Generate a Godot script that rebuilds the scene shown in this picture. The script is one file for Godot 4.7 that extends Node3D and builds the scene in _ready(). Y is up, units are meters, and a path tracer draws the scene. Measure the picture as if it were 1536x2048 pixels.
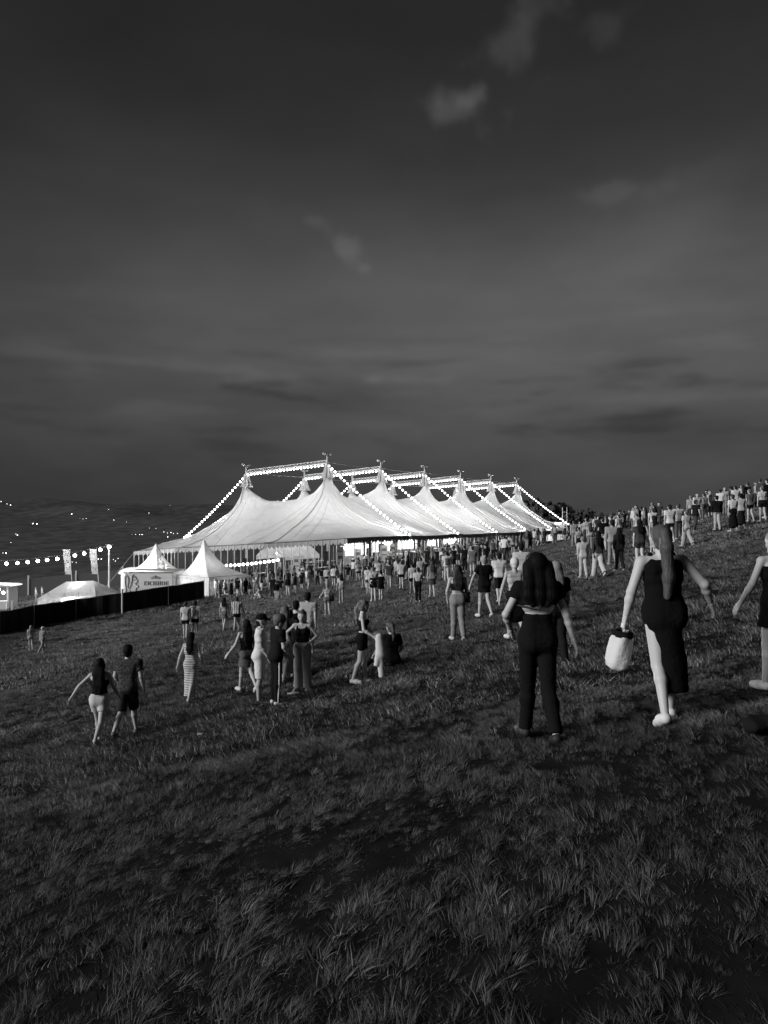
extends Node3D
# Night meadow with a lit big top tent. y up, metres; the camera looks along -z, "d" below means metres in front of the camera.

const TPS_L := [-6.493298, 0.1399006, -0.0489792]
const TPS_P := [1.40, 6.75, 0.00209036, 2.41, 6.41, 0.00322381, 4.24, 8.19, -0.00670526, -5.29, 13.80, -0.00090443, -4.96, 14.32, -0.00094065, -4.99, 19.19, -0.00261323, -2.47, 14.71, -0.00010457, -2.15, 14.72, -0.00117947, -1.73, 15.54, -0.00063214, -0.43, 14.80, -0.00055236, 1.62, 16.27, 0.00103141, 2.66, 19.65, 0.00080259, 2.62, 14.89, 0.00170093, 4.17, 26.85, -0.00071946, -5.95, 22.40, 0.00422181, -8.27, 41.77, -0.00046440, -7.86, 36.45, 0.00014563, -2.82, 37.00, -0.00018055, -2.46, 42.84, 0.00011375, -4.34, 64.25, -0.00004869, -0.51, 35.91, 0.00045371, 1.12, 48.79, -0.00014549, 1.66, 36.56, -0.00039297, 2.23, 34.39, 0.00010007, 3.69, 43.67, 0.00000390, 5.28, 44.40, -0.00005770, 8.54, 31.85, -0.00077102, 9.11, 26.45, 0.00009042, 9.34, 29.42, -0.00054902, 13.53, 52.69, -0.00005766, 15.66, 33.20, -0.00010319, 18.38, 35.94, -0.00030845, 22.89, 52.69, 0.00008767, 19.83, 86.33, 0.00000468, -13.86, 70.00, -0.00009368, -13.28, 79.25, -0.00033585, -22.87, 48.84, -0.00041693, 0.00, 0.00, -0.00238120, 0.00, 2.50, 0.00485684, -1.30, 3.00, 0.00338782, 1.50, 3.00, -0.00409155, 2.90, 80.00, -0.00013379, -16.00, 88.00, 0.00026206, -32.00, 92.00, 0.00002170, -28.00, 54.00, -0.00010454, -15.50, 64.00, 0.00022673, 30.00, 130.00, -0.00012914, 14.00, 142.00, -0.00010028, -30.00, 120.00, 0.00002895, 30.00, 45.00, -0.00000435, 45.00, 60.00, -0.00035013, 45.00, 90.00, 0.00010117, 40.00, 120.00, -0.00004269, 12.00, 0.00, -0.00050710, -12.00, 0.00, -0.00122013, 25.00, 20.00, 0.00174586, -60.00, 60.00, 0.00001762, -60.00, 100.00, 0.00012979, -41.00, 80.00, 0.00023553, -33.00, 75.00, 0.00003576, -46.00, 100.00, 0.00020051, 21.00, 47.00, 0.00026313, 24.00, 46.00, 0.00003502, 19.00, 46.00, 0.00051422, 22.50, 52.00, 0.00029750, 0.00, -5.00, 0.00091108]

const CAM_Y := 1.6
const TENT_A := Vector2(-6.55, 85.8)        # mast R1 (x, d)
const TENT_D := Vector2(0.5269, 0.8499)     # along the tent
const TENT_P := Vector2(0.8499, -0.5269)    # across it, towards the near side
const STEP := 11.75
const ROW := 12.5

var hg := PackedFloat32Array()
var lump := FastNoiseLite.new()
var mats := {}
var taken := {}
var tex := {}
var rng := RandomNumberGenerator.new()

# ---------------------------------------------------------------- ground height
func tps(x: float, d: float) -> float:
	var s: float = TPS_L[0] + TPS_L[1] * x + TPS_L[2] * d
	var n := TPS_P.size() / 3
	for i in n:
		var dx: float = x - TPS_P[i * 3]
		var dd: float = d - TPS_P[i * 3 + 1]
		var q := dx * dx + dd * dd
		if q > 1e-9:
			s += TPS_P[i * 3 + 2] * q * 0.5 * log(q)
	return s

func base_height(x: float, d: float) -> float:
	var cx := clampf(x, -79.9, 79.9)
	var cd := clampf(d, -9.9, 179.9)
	var out := Vector2(x - cx, d - cd).length()
	var fx := cx + 80.0
	var fd := cd + 10.0
	var i := int(fx)
	var j := int(fd)
	var u := fx - i
	var v := fd - j
	var k := j * 161 + i
	var h: float = lerpf(lerpf(hg[k], hg[k + 1], u), lerpf(hg[k + 161], hg[k + 162], u), v)
	return h - 0.1 * out

func ground(x: float, d: float) -> float:
	var h := base_height(x, d)
	if d < 70.0:
		h += 0.06 * lump.get_noise_2d(x, d) + 0.03 * lump.get_noise_2d(x * 3.1 + 40.0, d * 3.1)
	return h + CAM_Y

func G(x: float, d: float, up := 0.0) -> Vector3:
	return Vector3(x, ground(x, d) + up, -d)

func W(x: float, d: float, rel: float) -> Vector3:   # rel: height against the lens
	return Vector3(x, CAM_Y + rel, -d)

# ---------------------------------------------------------------- materials
func lin(v: float) -> Color:
	return Color(v, v, v).linear_to_srgb()

func mat(v: float, rough := 0.85, extra := "") -> StandardMaterial3D:
	var key := "%.3f %.2f %s" % [v, rough, extra]
	if mats.has(key):
		return mats[key]
	var m := StandardMaterial3D.new()
	m.albedo_color = lin(v)
	m.roughness = rough
	if extra == "cloth":
		m.uv1_triplanar = true
		m.uv1_scale = Vector3(3.2, 3.2, 3.2)
		m.normal_enabled = true
		m.normal_texture = tex["fold"]
		m.normal_scale = 0.45
		m.metallic_specular = 0.08 if v < 0.05 else 0.2
		if v > 0.15:
			m.rim_enabled = true
			m.rim = 0.2
	elif extra == "skin":
		m.subsurf_scatter_enabled = true
		m.subsurf_scatter_strength = 0.12
		m.roughness = 0.55
	elif extra == "hair":
		m.uv1_triplanar = true
		m.uv1_scale = Vector3(9, 0.9, 9)
		m.normal_enabled = true
		m.normal_texture = tex["fold"]
		m.normal_scale = 0.9
		m.roughness = 0.5
		m.metallic_specular = 0.12 if v < 0.03 else 0.3
	elif extra == "metal":
		m.metallic = 0.7
		m.roughness = rough
	elif extra == "stripev":
		m.uv1_triplanar = true
		m.uv1_scale = Vector3(9, 9, 9)
		m.albedo_color = Color.WHITE
		m.albedo_texture = tex["stripev"]
	elif extra == "stripeh":
		m.uv1_triplanar = true
		m.uv1_scale = Vector3(18, 18, 18)
		m.albedo_color = Color.WHITE
		m.albedo_texture = tex["stripeh"]
	elif extra == "print":
		m.uv1_triplanar = true
		m.uv1_scale = Vector3(3, 3, 3)
		m.albedo_color = Color.WHITE
		m.albedo_texture = tex["print"]
	elif extra == "tarp":
		m.uv1_triplanar = true
		m.uv1_scale = Vector3(0.22, 0.22, 0.22)
		m.normal_enabled = true
		m.normal_texture = tex["fold"]
		m.normal_scale = 1.0
		m.backlight_enabled = true
		m.backlight = Color(0.5, 0.5, 0.5)
	mats[key] = m
	return m

func glow(e: float) -> StandardMaterial3D:
	var key := "glow %.2f" % e
	if not mats.has(key):
		var m := StandardMaterial3D.new()
		m.albedo_color = lin(0.8)
		m.emission_enabled = true
		m.emission = Color.WHITE
		m.emission_energy_multiplier = e * 0.5
		mats[key] = m
	return mats[key]

func noise_image(size: int, freq: float, oct: int, seed_: int, kind := FastNoiseLite.TYPE_SIMPLEX_SMOOTH) -> Image:
	var n := FastNoiseLite.new()
	n.seed = seed_
	n.noise_type = kind
	n.frequency = freq
	n.fractal_octaves = oct
	return n.get_seamless_image(size, size)

func make_textures():
	var f := noise_image(256, 0.022, 4, 5)
	f.convert(Image.FORMAT_RGBA8)
	f.bump_map_to_normal_map(9.0)
	tex["fold"] = ImageTexture.create_from_image(f)
	var a := Image.create(32, 32, false, Image.FORMAT_RGBA8)
	var b := Image.create(32, 32, false, Image.FORMAT_RGBA8)
	for y in 32:
		for x in 32:
			var dark := x < 13
			a.set_pixel(x, y, lin(0.05 if dark else 0.6))
			b.set_pixel(x, y, lin(0.16 if y < 14 else 0.5))
	tex["stripev"] = ImageTexture.create_from_image(a)
	tex["stripeh"] = ImageTexture.create_from_image(b)
	var p := noise_image(128, 0.05, 3, 9)
	p.convert(Image.FORMAT_RGBA8)
	for y in 128:
		for x in 128:
			p.set_pixel(x, y, lin(0.012 if p.get_pixel(x, y).r < 0.52 else 0.05))
	tex["print"] = ImageTexture.create_from_image(p)
	var s := noise_image(512, 0.02, 5, 21)
	s.convert(Image.FORMAT_RGBA8)
	for y in 512:
		for x in 512:
			var q := s.get_pixel(x, y).r
			s.set_pixel(x, y, lin(lerpf(0.006, 0.02, q)))
	tex["soil"] = ImageTexture.create_from_image(s)
	var fd := noise_image(256, 0.03, 4, 33)
	fd.convert(Image.FORMAT_RGBA8)
	for y in 256:
		for x in 256:
			fd.set_pixel(x, y, lin(lerpf(0.05, 0.13, fd.get_pixel(x, y).r)))
	tex["field"] = ImageTexture.create_from_image(fd)

# ---------------------------------------------------------------- nodes
func numbered(called: String) -> String:
	if not taken.has(called):
		taken[called] = 0
		return called
	taken[called] += 1
	return "%s_%03d" % [called, taken[called]]

func tag(o: Node, label: String, category := "", group := "", kind := ""):
	if label != "":
		o.set_meta("label", label)
	if category != "":
		o.set_meta("category", category)
	if group != "":
		o.set_meta("group", group)
	if kind != "":
		o.set_meta("kind", kind)

func thing(called: String, at: Vector3, label: String, category: String, group := "", yaw := 0.0) -> Node3D:
	var o := Node3D.new()
	o.name = numbered(called)
	add_child(o)
	o.position = at
	o.rotation.y = yaw
	tag(o, label, category, group)
	return o

func part(called: String, mesh: Mesh, m: Material, parent: Node, at := Vector3.ZERO) -> MeshInstance3D:
	var o := MeshInstance3D.new()
	o.name = called if parent != self else numbered(called)
	o.mesh = mesh
	o.material_override = m
	parent.add_child(o, true)
	o.position = at
	return o

func ST() -> SurfaceTool:
	var st := SurfaceTool.new()
	st.begin(Mesh.PRIMITIVE_TRIANGLES)
	return st

func done(st: SurfaceTool, called: String, m: Material, parent: Node, smooth := false) -> MeshInstance3D:
	if smooth:
		st.index()
	st.generate_normals()
	return part(called, st.commit(), m, parent)

func quad(st: SurfaceTool, a: Vector3, b: Vector3, c: Vector3, d: Vector3, uv := false):
	st.set_smooth_group(-1)
	var p := [a, b, c, a, c, d]
	var q := [Vector2(0, 1), Vector2(1, 1), Vector2(1, 0), Vector2(0, 1), Vector2(1, 0), Vector2(0, 0)]
	for k in [0, 2, 1, 3, 5, 4]:
		if uv:
			st.set_uv(q[k])
		st.add_vertex(p[k])

func box(st: SurfaceTool, c: Vector3, s: Vector3, b := Basis.IDENTITY, bevel := 0.0):
	var h := s * 0.5
	var p := []
	for k in 8:
		p.append(c + b * Vector3(h.x * (1 if k & 1 else -1), h.y * (1 if k & 2 else -1), h.z * (1 if k & 4 else -1)))
	if bevel <= 0.0:
		for f in [[4, 5, 7, 6], [1, 0, 2, 3], [5, 1, 3, 7], [0, 4, 6, 2], [6, 7, 3, 2], [0, 1, 5, 4]]:
			quad(st, p[f[0]], p[f[1]], p[f[2]], p[f[3]])
		return
	# chamfered: each face inset, edges and corners closed
	var g := Vector3(h.x - bevel, h.y - bevel, h.z - bevel)
	var q := func(k: int, ax: int) -> Vector3:
		var v := Vector3(g.x * (1 if k & 1 else -1), g.y * (1 if k & 2 else -1), g.z * (1 if k & 4 else -1))
		v[ax] = h[ax] * (1 if k & (1 << ax) else -1)
		return c + b * v
	for f in [[4, 5, 7, 6, 2], [1, 0, 2, 3, 2], [5, 1, 3, 7, 0], [0, 4, 6, 2, 0], [6, 7, 3, 2, 1], [0, 1, 5, 4, 1]]:
		quad(st, q.call(f[0], f[4]), q.call(f[1], f[4]), q.call(f[2], f[4]), q.call(f[3], f[4]))
	for e in [[4, 5, 2, 1], [6, 7, 1, 2], [0, 1, 1, 2], [2, 3, 2, 1], [1, 3, 0, 2], [5, 7, 2, 0], [0, 2, 2, 0], [4, 6, 0, 2], [1, 5, 1, 0], [3, 7, 0, 1], [0, 4, 0, 1], [2, 6, 1, 0]]:
		quad(st, q.call(e[0], e[3]), q.call(e[1], e[3]), q.call(e[1], e[2]), q.call(e[0], e[2]))

func tube(st: SurfaceTool, pts: Array, r, sides := 6, caps := true):
	st.set_smooth_group(0)
	var rings := []
	var up := Vector3.UP
	for i in pts.size():
		var dir: Vector3 = (pts[mini(i + 1, pts.size() - 1)] - pts[maxi(i - 1, 0)]).normalized()
		if absf(dir.dot(up)) > 0.95:
			up = Vector3.RIGHT if absf(dir.dot(Vector3.RIGHT)) < 0.9 else Vector3.BACK
		var x := dir.cross(up).normalized()
		var y := x.cross(dir).normalized()
		up = y
		var rr: float = r[i] if r is Array else r
		var ring := []
		for k in sides:
			var an := TAU * k / sides
			ring.append(pts[i] + (x * cos(an) + y * sin(an)) * rr)
		rings.append(ring)
	for i in rings.size() - 1:
		for k in sides:
			var k2 := (k + 1) % sides
			for v in [rings[i][k], rings[i + 1][k], rings[i + 1][k2], rings[i][k], rings[i + 1][k2], rings[i][k2]]:
				st.add_vertex(v)
	if caps:
		st.set_smooth_group(-1)
		for e in [[0, 1], [rings.size() - 1, -1]]:
			var ring: Array = rings[e[0]]
			for k in range(1, sides - 1):
				st.add_vertex(ring[0])
				st.add_vertex(ring[k + 1] if e[1] < 0 else ring[k])
				st.add_vertex(ring[k] if e[1] < 0 else ring[k + 1])

func omni(at: Vector3, e: float, size: float, parent: Node):
	var l := OmniLight3D.new()
	l.light_energy = e * 0.5
	l.light_size = size
	l.omni_range = 120.0
	l.omni_attenuation = 2.0
	l.shadow_enabled = true
	l.name = "lamp_light"
	parent.add_child(l, true)
	l.position = at

# ---------------------------------------------------------------- bodies: bones -> distance field -> surface nets
# a bone: [from, to, radius, radius, flatness in z, cut flat at "to", cut flat at "from"]
func net(bones: Array, cell: float, k: float, lo: float, hi: float, fold: float) -> Array:
	var mn := Vector3(1e9, 1e9, 1e9)
	var mx := -mn
	var pad := cell * 3.0 + k
	for b in bones:
		var r: float = maxf(b[2], b[3])
		var e := Vector3(r, r, r) + Vector3.ONE * pad
		mn = mn.min(b[0].min(b[1]) - e)
		mx = mx.max(b[0].max(b[1]) + e)
	var nx := int((mx.x - mn.x) / cell) + 2
	var ny := int((mx.y - mn.y) / cell) + 2
	var nz := int((mx.z - mn.z) / cell) + 2
	var g := PackedFloat32Array()
	g.resize(nx * ny * nz)
	g.fill(0.3)
	var sxy := nx * ny
	var k4 := 0.25 / k
	for b in bones:
		var a: Vector3 = b[0]
		var c: Vector3 = b[1]
		var ra: float = b[2]
		var rd: float = b[3] - b[2]
		var fz: float = 1.0 / b[4]
		var cut: bool = b.size() > 5 and b[5]
		var cut0: bool = b.size() > 6 and b[6]
		var r := maxf(ra, b[3]) + pad - cell
		var bx := c.x - a.x
		var by := c.y - a.y
		var bz := (c.z - a.z) * fz
		var l2 := bx * bx + by * by + bz * bz
		var il2 := 1.0 / maxf(l2, 1e-9)
		var ln := sqrt(l2)
		var i0 := maxi(0, int((minf(a.x, c.x) - r - mn.x) / cell))
		var i1 := mini(nx - 1, int((maxf(a.x, c.x) + r - mn.x) / cell) + 1)
		var j0 := maxi(0, int((minf(a.y, c.y) - r - mn.y) / cell))
		var j1 := mini(ny - 1, int((maxf(a.y, c.y) + r - mn.y) / cell) + 1)
		var z0 := maxi(0, int((minf(a.z, c.z) - r - mn.z) / cell))
		var z1 := mini(nz - 1, int((maxf(a.z, c.z) + r - mn.z) / cell) + 1)
		for z in range(z0, z1 + 1):
			var pz := (mn.z + z * cell - a.z) * fz
			for j in range(j0, j1 + 1):
				var py := mn.y + j * cell - a.y
				var row := z * sxy + j * nx
				var dyz := py * by + pz * bz
				for i in range(i0, i1 + 1):
					var px := mn.x + i * cell - a.x
					var t := (px * bx + dyz) * il2
					var tt := clampf(t, 0.0, 1.0)
					var qx := px - bx * tt
					var qy := py - by * tt
					var qz := pz - bz * tt
					var d := sqrt(qx * qx + qy * qy + qz * qz) - ra - rd * tt
					if cut:
						d = maxf(d, (t - 1.0) * ln)
					if cut0:
						d = maxf(d, -t * ln)
					var o := g[row + i]
					var w := absf(o - d)
					if w < k:
						w = k - w
						g[row + i] = minf(o, d) - w * w * k4
					elif d < o:
						g[row + i] = d
	if lo > -50.0 or hi < 50.0:
		for j in ny:
			var y := mn.y + j * cell
			var cl := maxf(lo - y, y - hi)
			if cl > -2.0 * cell:
				for z in nz:
					var row := z * sxy + j * nx
					for i in nx:
						if g[row + i] < cl:
							g[row + i] = cl
	# mesh
	var vid := PackedInt32Array()
	vid.resize(nx * ny * nz)
	vid.fill(-1)
	var verts := PackedVector3Array()
	var norms := PackedVector3Array()
	var idx := PackedInt32Array()
	for z in nz - 1:
		for j in ny - 1:
			var q := z * sxy + j * nx - 1
			for i in nx - 1:
				q += 1
				var g0 := g[q]
				var g1 := g[q + 1]
				var g2 := g[q + nx]
				var g3 := g[q + nx + 1]
				var g4 := g[q + sxy]
				var g5 := g[q + sxy + 1]
				var g6 := g[q + sxy + nx]
				var g7 := g[q + sxy + nx + 1]
				if g0 > 0.1 and g7 > 0.1:
					continue
				var neg := int(g0 < 0.0) + int(g1 < 0.0) + int(g2 < 0.0) + int(g3 < 0.0) + int(g4 < 0.0) + int(g5 < 0.0) + int(g6 < 0.0) + int(g7 < 0.0)
				if neg == 0 or neg == 8:
					continue
				var gs := [g0, g1, g2, g3, g4, g5, g6, g7]
				var sum := Vector3.ZERO
				var cnt := 0
				for e in EDGES:
					var u: float = gs[e[0]]
					var w: float = gs[e[1]]
					if (u < 0.0) != (w < 0.0):
						sum += CORNER[e[0]].lerp(CORNER[e[1]], u / (u - w))
						cnt += 1
				var n := Vector3(g1 + g3 + g5 + g7 - g0 - g2 - g4 - g6, g2 + g3 + g6 + g7 - g0 - g1 - g4 - g5, g4 + g5 + g6 + g7 - g0 - g1 - g2 - g3).normalized()
				var p := mn + (Vector3(i, j, z) + sum / cnt) * cell
				if fold > 0.0:
					p += n * fold * (sin(p.x * 37.0 + 5.0 * sin(p.y * 9.0)) * sin(p.y * 17.0 + 3.0 * sin(p.x * 21.0 + p.z * 13.0)))
				vid[q] = verts.size()
				verts.append(p)
				norms.append(n)
				# quads on the three edges that start at corner 0
				var inside := g0 < 0.0
				if inside != (g1 < 0.0) and j > 0 and z > 0:
					four(idx, vid[q], vid[q - nx], vid[q - nx - sxy], vid[q - sxy], inside)
				if inside != (g2 < 0.0) and i > 0 and z > 0:
					four(idx, vid[q], vid[q - sxy], vid[q - sxy - 1], vid[q - 1], inside)
				if inside != (g4 < 0.0) and i > 0 and j > 0:
					four(idx, vid[q], vid[q - 1], vid[q - 1 - nx], vid[q - nx], inside)
	return [verts, norms, idx]

const EDGES := [[0, 1], [2, 3], [4, 5], [6, 7], [0, 2], [1, 3], [4, 6], [5, 7], [0, 4], [1, 5], [2, 6], [3, 7]]
const CORNER := [Vector3(0, 0, 0), Vector3(1, 0, 0), Vector3(0, 1, 0), Vector3(1, 1, 0), Vector3(0, 0, 1), Vector3(1, 0, 1), Vector3(0, 1, 1), Vector3(1, 1, 1)]

func four(idx: PackedInt32Array, a: int, b: int, c: int, d: int, flip: bool):
	if a < 0 or b < 0 or c < 0 or d < 0:
		return
	if flip:
		idx.append_array([a, c, b, a, d, c])
	else:
		idx.append_array([a, b, c, a, c, d])

func add_arrays(to: Array, from: Array, t: Transform3D, mirror := false):
	var base: int = to[0].size()
	var v: PackedVector3Array = from[0]
	var n: PackedVector3Array = from[1]
	var tv: PackedVector3Array = to[0]
	var tn: PackedVector3Array = to[1]
	var ti: PackedInt32Array = to[2]
	for i in v.size():
		var p := v[i]
		var q := n[i]
		if mirror:
			p.x = -p.x
			q.x = -q.x
		tv.append(t * p)
		tn.append(t.basis * q)
	var ix: PackedInt32Array = from[2]
	for i in range(0, ix.size(), 3):
		ti.append(base + ix[i])
		ti.append(base + ix[i + (2 if mirror else 1)])
		ti.append(base + ix[i + (1 if mirror else 2)])
	to[0] = tv
	to[1] = tn
	to[2] = ti

func hand_bones(curl: float) -> Array:        # right hand: hangs along -y, palm towards -x, thumb towards -z
	var o := [[Vector3(0, 0.01, 0), Vector3(0, -0.03, 0), 0.024, 0.022, 1.3]]
	var zs := [-0.032, -0.011, 0.010, 0.030]
	var ls := [0.072, 0.082, 0.077, 0.060]
	for f in 4:
		var a := Vector3(0, -0.015, zs[f] * 0.5)
		var kn := Vector3(0.002, -0.088 + absf(f - 1.3) * 0.006, zs[f])
		o.append([a, kn, 0.0155, 0.0125, 1.0])
		var p := kn
		var an := curl * 0.35
		for s in 3:
			var l: float = ls[f] * [0.45, 0.32, 0.25][s]
			var q := p + Vector3(-sin(an), -cos(an), zs[f] * 0.10) * l
			o.append([p, q, 0.0098 - s * 0.0008, 0.009 - s * 0.0008, 1.0])
			p = q
			an += curl * 0.55
	var t0 := Vector3(-0.004, -0.022, -0.022)
	var t1 := Vector3(-0.012, -0.052, -0.050)
	var t2 := t1 + Vector3(-0.010 - 0.02 * curl, -0.030, -0.010 + 0.012 * curl)
	o.append([t0, t1, 0.014, 0.0115, 1.0])
	o.append([t1, t2, 0.0112, 0.0098, 1.0])
	o.append([t2, t2 + Vector3(-0.006 - 0.012 * curl, -0.024, 0.004), 0.0098, 0.0085, 1.0])
	return o

func head_bones() -> Array:                   # centre at the ears' height, face towards -z
	return [
		[Vector3(0, 0.028, 0.022), Vector3(0, 0.036, -0.008), 0.090, 0.084, 1.12],
		[Vector3(0, -0.010, -0.016), Vector3(0, -0.070, -0.042), 0.072, 0.044, 1.0],
		[Vector3(-0.022, -0.088, -0.050), Vector3(0.022, -0.088, -0.050), 0.026, 0.026, 1.0],
		[Vector3(-0.045, -0.050, -0.005), Vector3(0.045, -0.050, -0.005), 0.030, 0.030, 1.0],
		[Vector3(-0.032, 0.022, -0.080), Vector3(0.032, 0.022, -0.080), 0.014, 0.014, 1.0],
		[Vector3(0, 0.008, -0.090), Vector3(0, -0.026, -0.110), 0.008, 0.012, 1.0],
		[Vector3(-0.012, -0.030, -0.098), Vector3(0.012, -0.030, -0.098), 0.009, 0.009, 1.0],
		[Vector3(-0.016, -0.060, -0.086), Vector3(0.016, -0.060, -0.086), 0.010, 0.010, 1.0],
		[Vector3(-0.034, -0.025, -0.070), Vector3(-0.034, -0.028, -0.068), 0.022, 0.022, 1.0],
		[Vector3(0.034, -0.025, -0.070), Vector3(0.034, -0.028, -0.068), 0.022, 0.022, 1.0],
		[Vector3(-0.084, 0.008, 0.010), Vector3(-0.080, -0.028, 0.004), 0.014, 0.010, 1.4],
		[Vector3(0.084, 0.008, 0.010), Vector3(0.080, -0.028, 0.004), 0.014, 0.010, 1.4],
	]

func grow(b: Array, by: float) -> Array:
	var o := b.duplicate()
	o[2] += by
	o[3] += by
	return o

func vec(s: String) -> Array:
	var f := s.split_floats(",")
	return [Vector3(f[0], f[1], f[2]).normalized(), Vector3(f[3], f[4], f[5]).normalized()]

func parse(s: String) -> Dictionary:
	var o := {}
	for w in s.split(" ", false):
		var kv := w.split(":")
		o[kv[0]] = kv[1] if kv.size() > 1 else "1"
	return o

func skeleton(o: Dictionary) -> Dictionary:
	var J := {}
	var man := o.has("m")
	var hw := 0.078 if man else 0.082
	var sw := float(o.get("sw", "0.19" if man else "0.162"))
	var sw_leg := float(o.get("walk", "0"))
	var sit := o.has("sit")
	for s in 2:
		var x := -hw if s == 0 else hw
		var hip := Vector3(x, 0.90, 0)
		var th := sw_leg if s == 0 else -sw_leg
		var bend := 0.08 if th > 0.0 else 0.12 + absf(th) * 1.4
		if sw_leg == 0.0:
			bend = 0.05
		var td := Vector3(signf(x) * (0.03 if sw_leg == 0.0 else -0.02), -cos(th), -sin(th)).normalized()
		var sd := Vector3(signf(x) * 0.02, -cos(th - bend), -sin(th - bend)).normalized()
		var key := "ll" if s == 0 else "rl"
		if o.has(key):
			var q := vec(o[key])
			td = q[0]
			sd = q[1]
		var knee := hip + td * 0.43
		var ank := knee + sd * 0.41
		var fd := Vector3(signf(x) * 0.2, -0.05, -1).normalized()
		if th < -0.1 and not sit:
			fd = Vector3(signf(x) * 0.1, -0.45 - absf(th) * 0.6, -1).normalized()
		if sit:
			fd = (Vector3(sd.x, 0.8, sd.z)).normalized()
		J[key] = [hip, knee, ank, fd]
	var low := 9.0
	for key in ["ll", "rl"]:
		low = minf(low, minf(J[key][2].y - 0.065, (J[key][2] + J[key][3] * 0.19).y - 0.045))
	if sit:
		low = 0.90 - 0.115
	for key in ["ll", "rl"]:
		for q in 3:
			J[key][q] -= Vector3(0, low, 0)
	var up := -low
	var lean := float(o.get("lean", "0.03"))
	var tilt := float(o.get("tilt", "0"))
	var twist := float(o.get("twist", "0"))
	var piv := Vector3(0, 0.93 + up, 0)
	var T := Transform3D(Basis(Vector3.RIGHT, -lean) * Basis(Vector3.BACK, tilt) * Basis(Vector3.UP, twist), Vector3.ZERO)
	J.piv = piv
	J.up = up
	J.T = T
	var at := func(x: float, y: float, z: float) -> Vector3: return piv + T * Vector3(x, y - 0.93, z)
	J.at = at
	for s in 2:
		var x := -sw if s == 0 else sw
		var sh: Vector3 = at.call(x, 1.385, 0.0)
		var sg := -1.0 if s == 0 else 1.0
		var swing := sw_leg * (-0.8 if s == 0 else 0.8)
		var ud := Vector3(sg * 0.16, -1.0, -swing).normalized()
		var fd := Vector3(sg * 0.02, -1.0, -swing - 0.22).normalized()
		var key := "la" if s == 0 else "ra"
		if o.has(key):
			var q := vec(o[key])
			ud = q[0]
			fd = q[1]
		J[key] = [sh, sh + ud * 0.275, sh + ud * 0.275 + fd * 0.245, fd, sg]
	var nod := float(o.get("nod", "0.08"))
	var turn := float(o.get("look", "0"))
	J.hb = Basis(Vector3.UP, turn) * Basis(Vector3.RIGHT, -nod)
	J.neck = at.call(0, 1.40, 0.012)
	J.head = at.call(0, 1.575, -0.012)
	return J

func body_bones(o: Dictionary, J: Dictionary) -> Dictionary:
	var man := o.has("m")
	var at: Callable = J.at
	var fat := float(o.get("fat", "0"))
	var B := {}
	B.pelvis = [
		[at.call(-0.07, 0.94, 0.01), at.call(0.07, 0.94, 0.01), 0.098 + fat, 0.098 + fat, 0.95],
		[at.call(-0.06, 0.89, 0.035), at.call(0.06, 0.89, 0.035), 0.092 + fat, 0.092 + fat, 1.0],
	]
	B.torso = [
		[at.call(-0.05, 1.02, 0.0), at.call(0.05, 1.02, 0.0), 0.09 + fat, 0.09 + fat, 0.9],
		[at.call(-0.045 if not man else -0.065, 1.12, -0.005), at.call(0.045 if not man else 0.065, 1.12, -0.005), 0.082 + fat, 0.082 + fat, 0.95],
		[at.call(-0.07 if not man else -0.09, 1.24, 0.0), at.call(0.07 if not man else 0.09, 1.24, 0.0), 0.090, 0.090, 0.95],
		[at.call(-0.09 if not man else -0.12, 1.33, 0.01), at.call(0.09 if not man else 0.12, 1.33, 0.01), 0.072, 0.072, 1.0],
	]
	if not man:
		B.torso.append([at.call(-0.06, 1.255, -0.06), at.call(-0.06, 1.25, -0.065), 0.052, 0.052, 1.0])
		B.torso.append([at.call(0.06, 1.255, -0.06), at.call(0.06, 1.25, -0.065), 0.052, 0.052, 1.0])
	B.shoulder = []
	for key in ["la", "ra"]:
		B.shoulder.append([at.call(0, 1.40, 0.01), J[key][0], 0.050, 0.048 if not man else 0.055, 1.0])
	B.neck = [[J.neck, J.head + J.hb * Vector3(0, -0.05, 0.012), 0.052 if not man else 0.06, 0.048, 1.0]]
	var th := 0.082 if not man else 0.078
	for s in 2:
		var L: Array = J["ll" if s == 0 else "rl"]
		var calf: Vector3 = L[1].lerp(L[2], 0.28) + Vector3(0, 0, 0.018)
		B["thigh%d" % s] = [[L[0], L[1], th + fat * 0.6, 0.054 + fat * 0.3, 1.0]]
		B["shank%d" % s] = [[L[1], calf, 0.052, 0.054, 1.0], [calf, L[2], 0.052, 0.034, 1.0]]
		var heel: Vector3 = L[2] + Vector3(0, -0.035, 0.025)
		B["foot%d" % s] = [[heel, L[2] + L[3] * 0.08 + Vector3(0, -0.035, 0), 0.032, 0.036, 1.0], [L[2] + L[3] * 0.08 + Vector3(0, -0.04, 0), L[2] + L[3] * 0.17 + Vector3(0, -0.042, 0), 0.036, 0.028, 1.0]]
		var A: Array = J["la" if s == 0 else "ra"]
		var ar := 0.041 if not man else 0.049
		B["upper%d" % s] = [[A[0], A[1], ar + fat * 0.6, ar * 0.84 + fat * 0.35, 1.0]]
		var mid: Vector3 = A[1].lerp(A[2], 0.3)
		B["fore%d" % s] = [[A[1], mid, ar * 0.84 + fat * 0.3, ar * 0.88 + fat * 0.3, 1.0], [mid, A[2], ar * 0.86 + fat * 0.25, ar * 0.58, 1.0]]
	return B

func gather(B: Dictionary, keys: Array, by: float) -> Array:
	var o := []
	for k in keys:
		for b in B[k]:
			o.append(grow(b, by))
	return o

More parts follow.
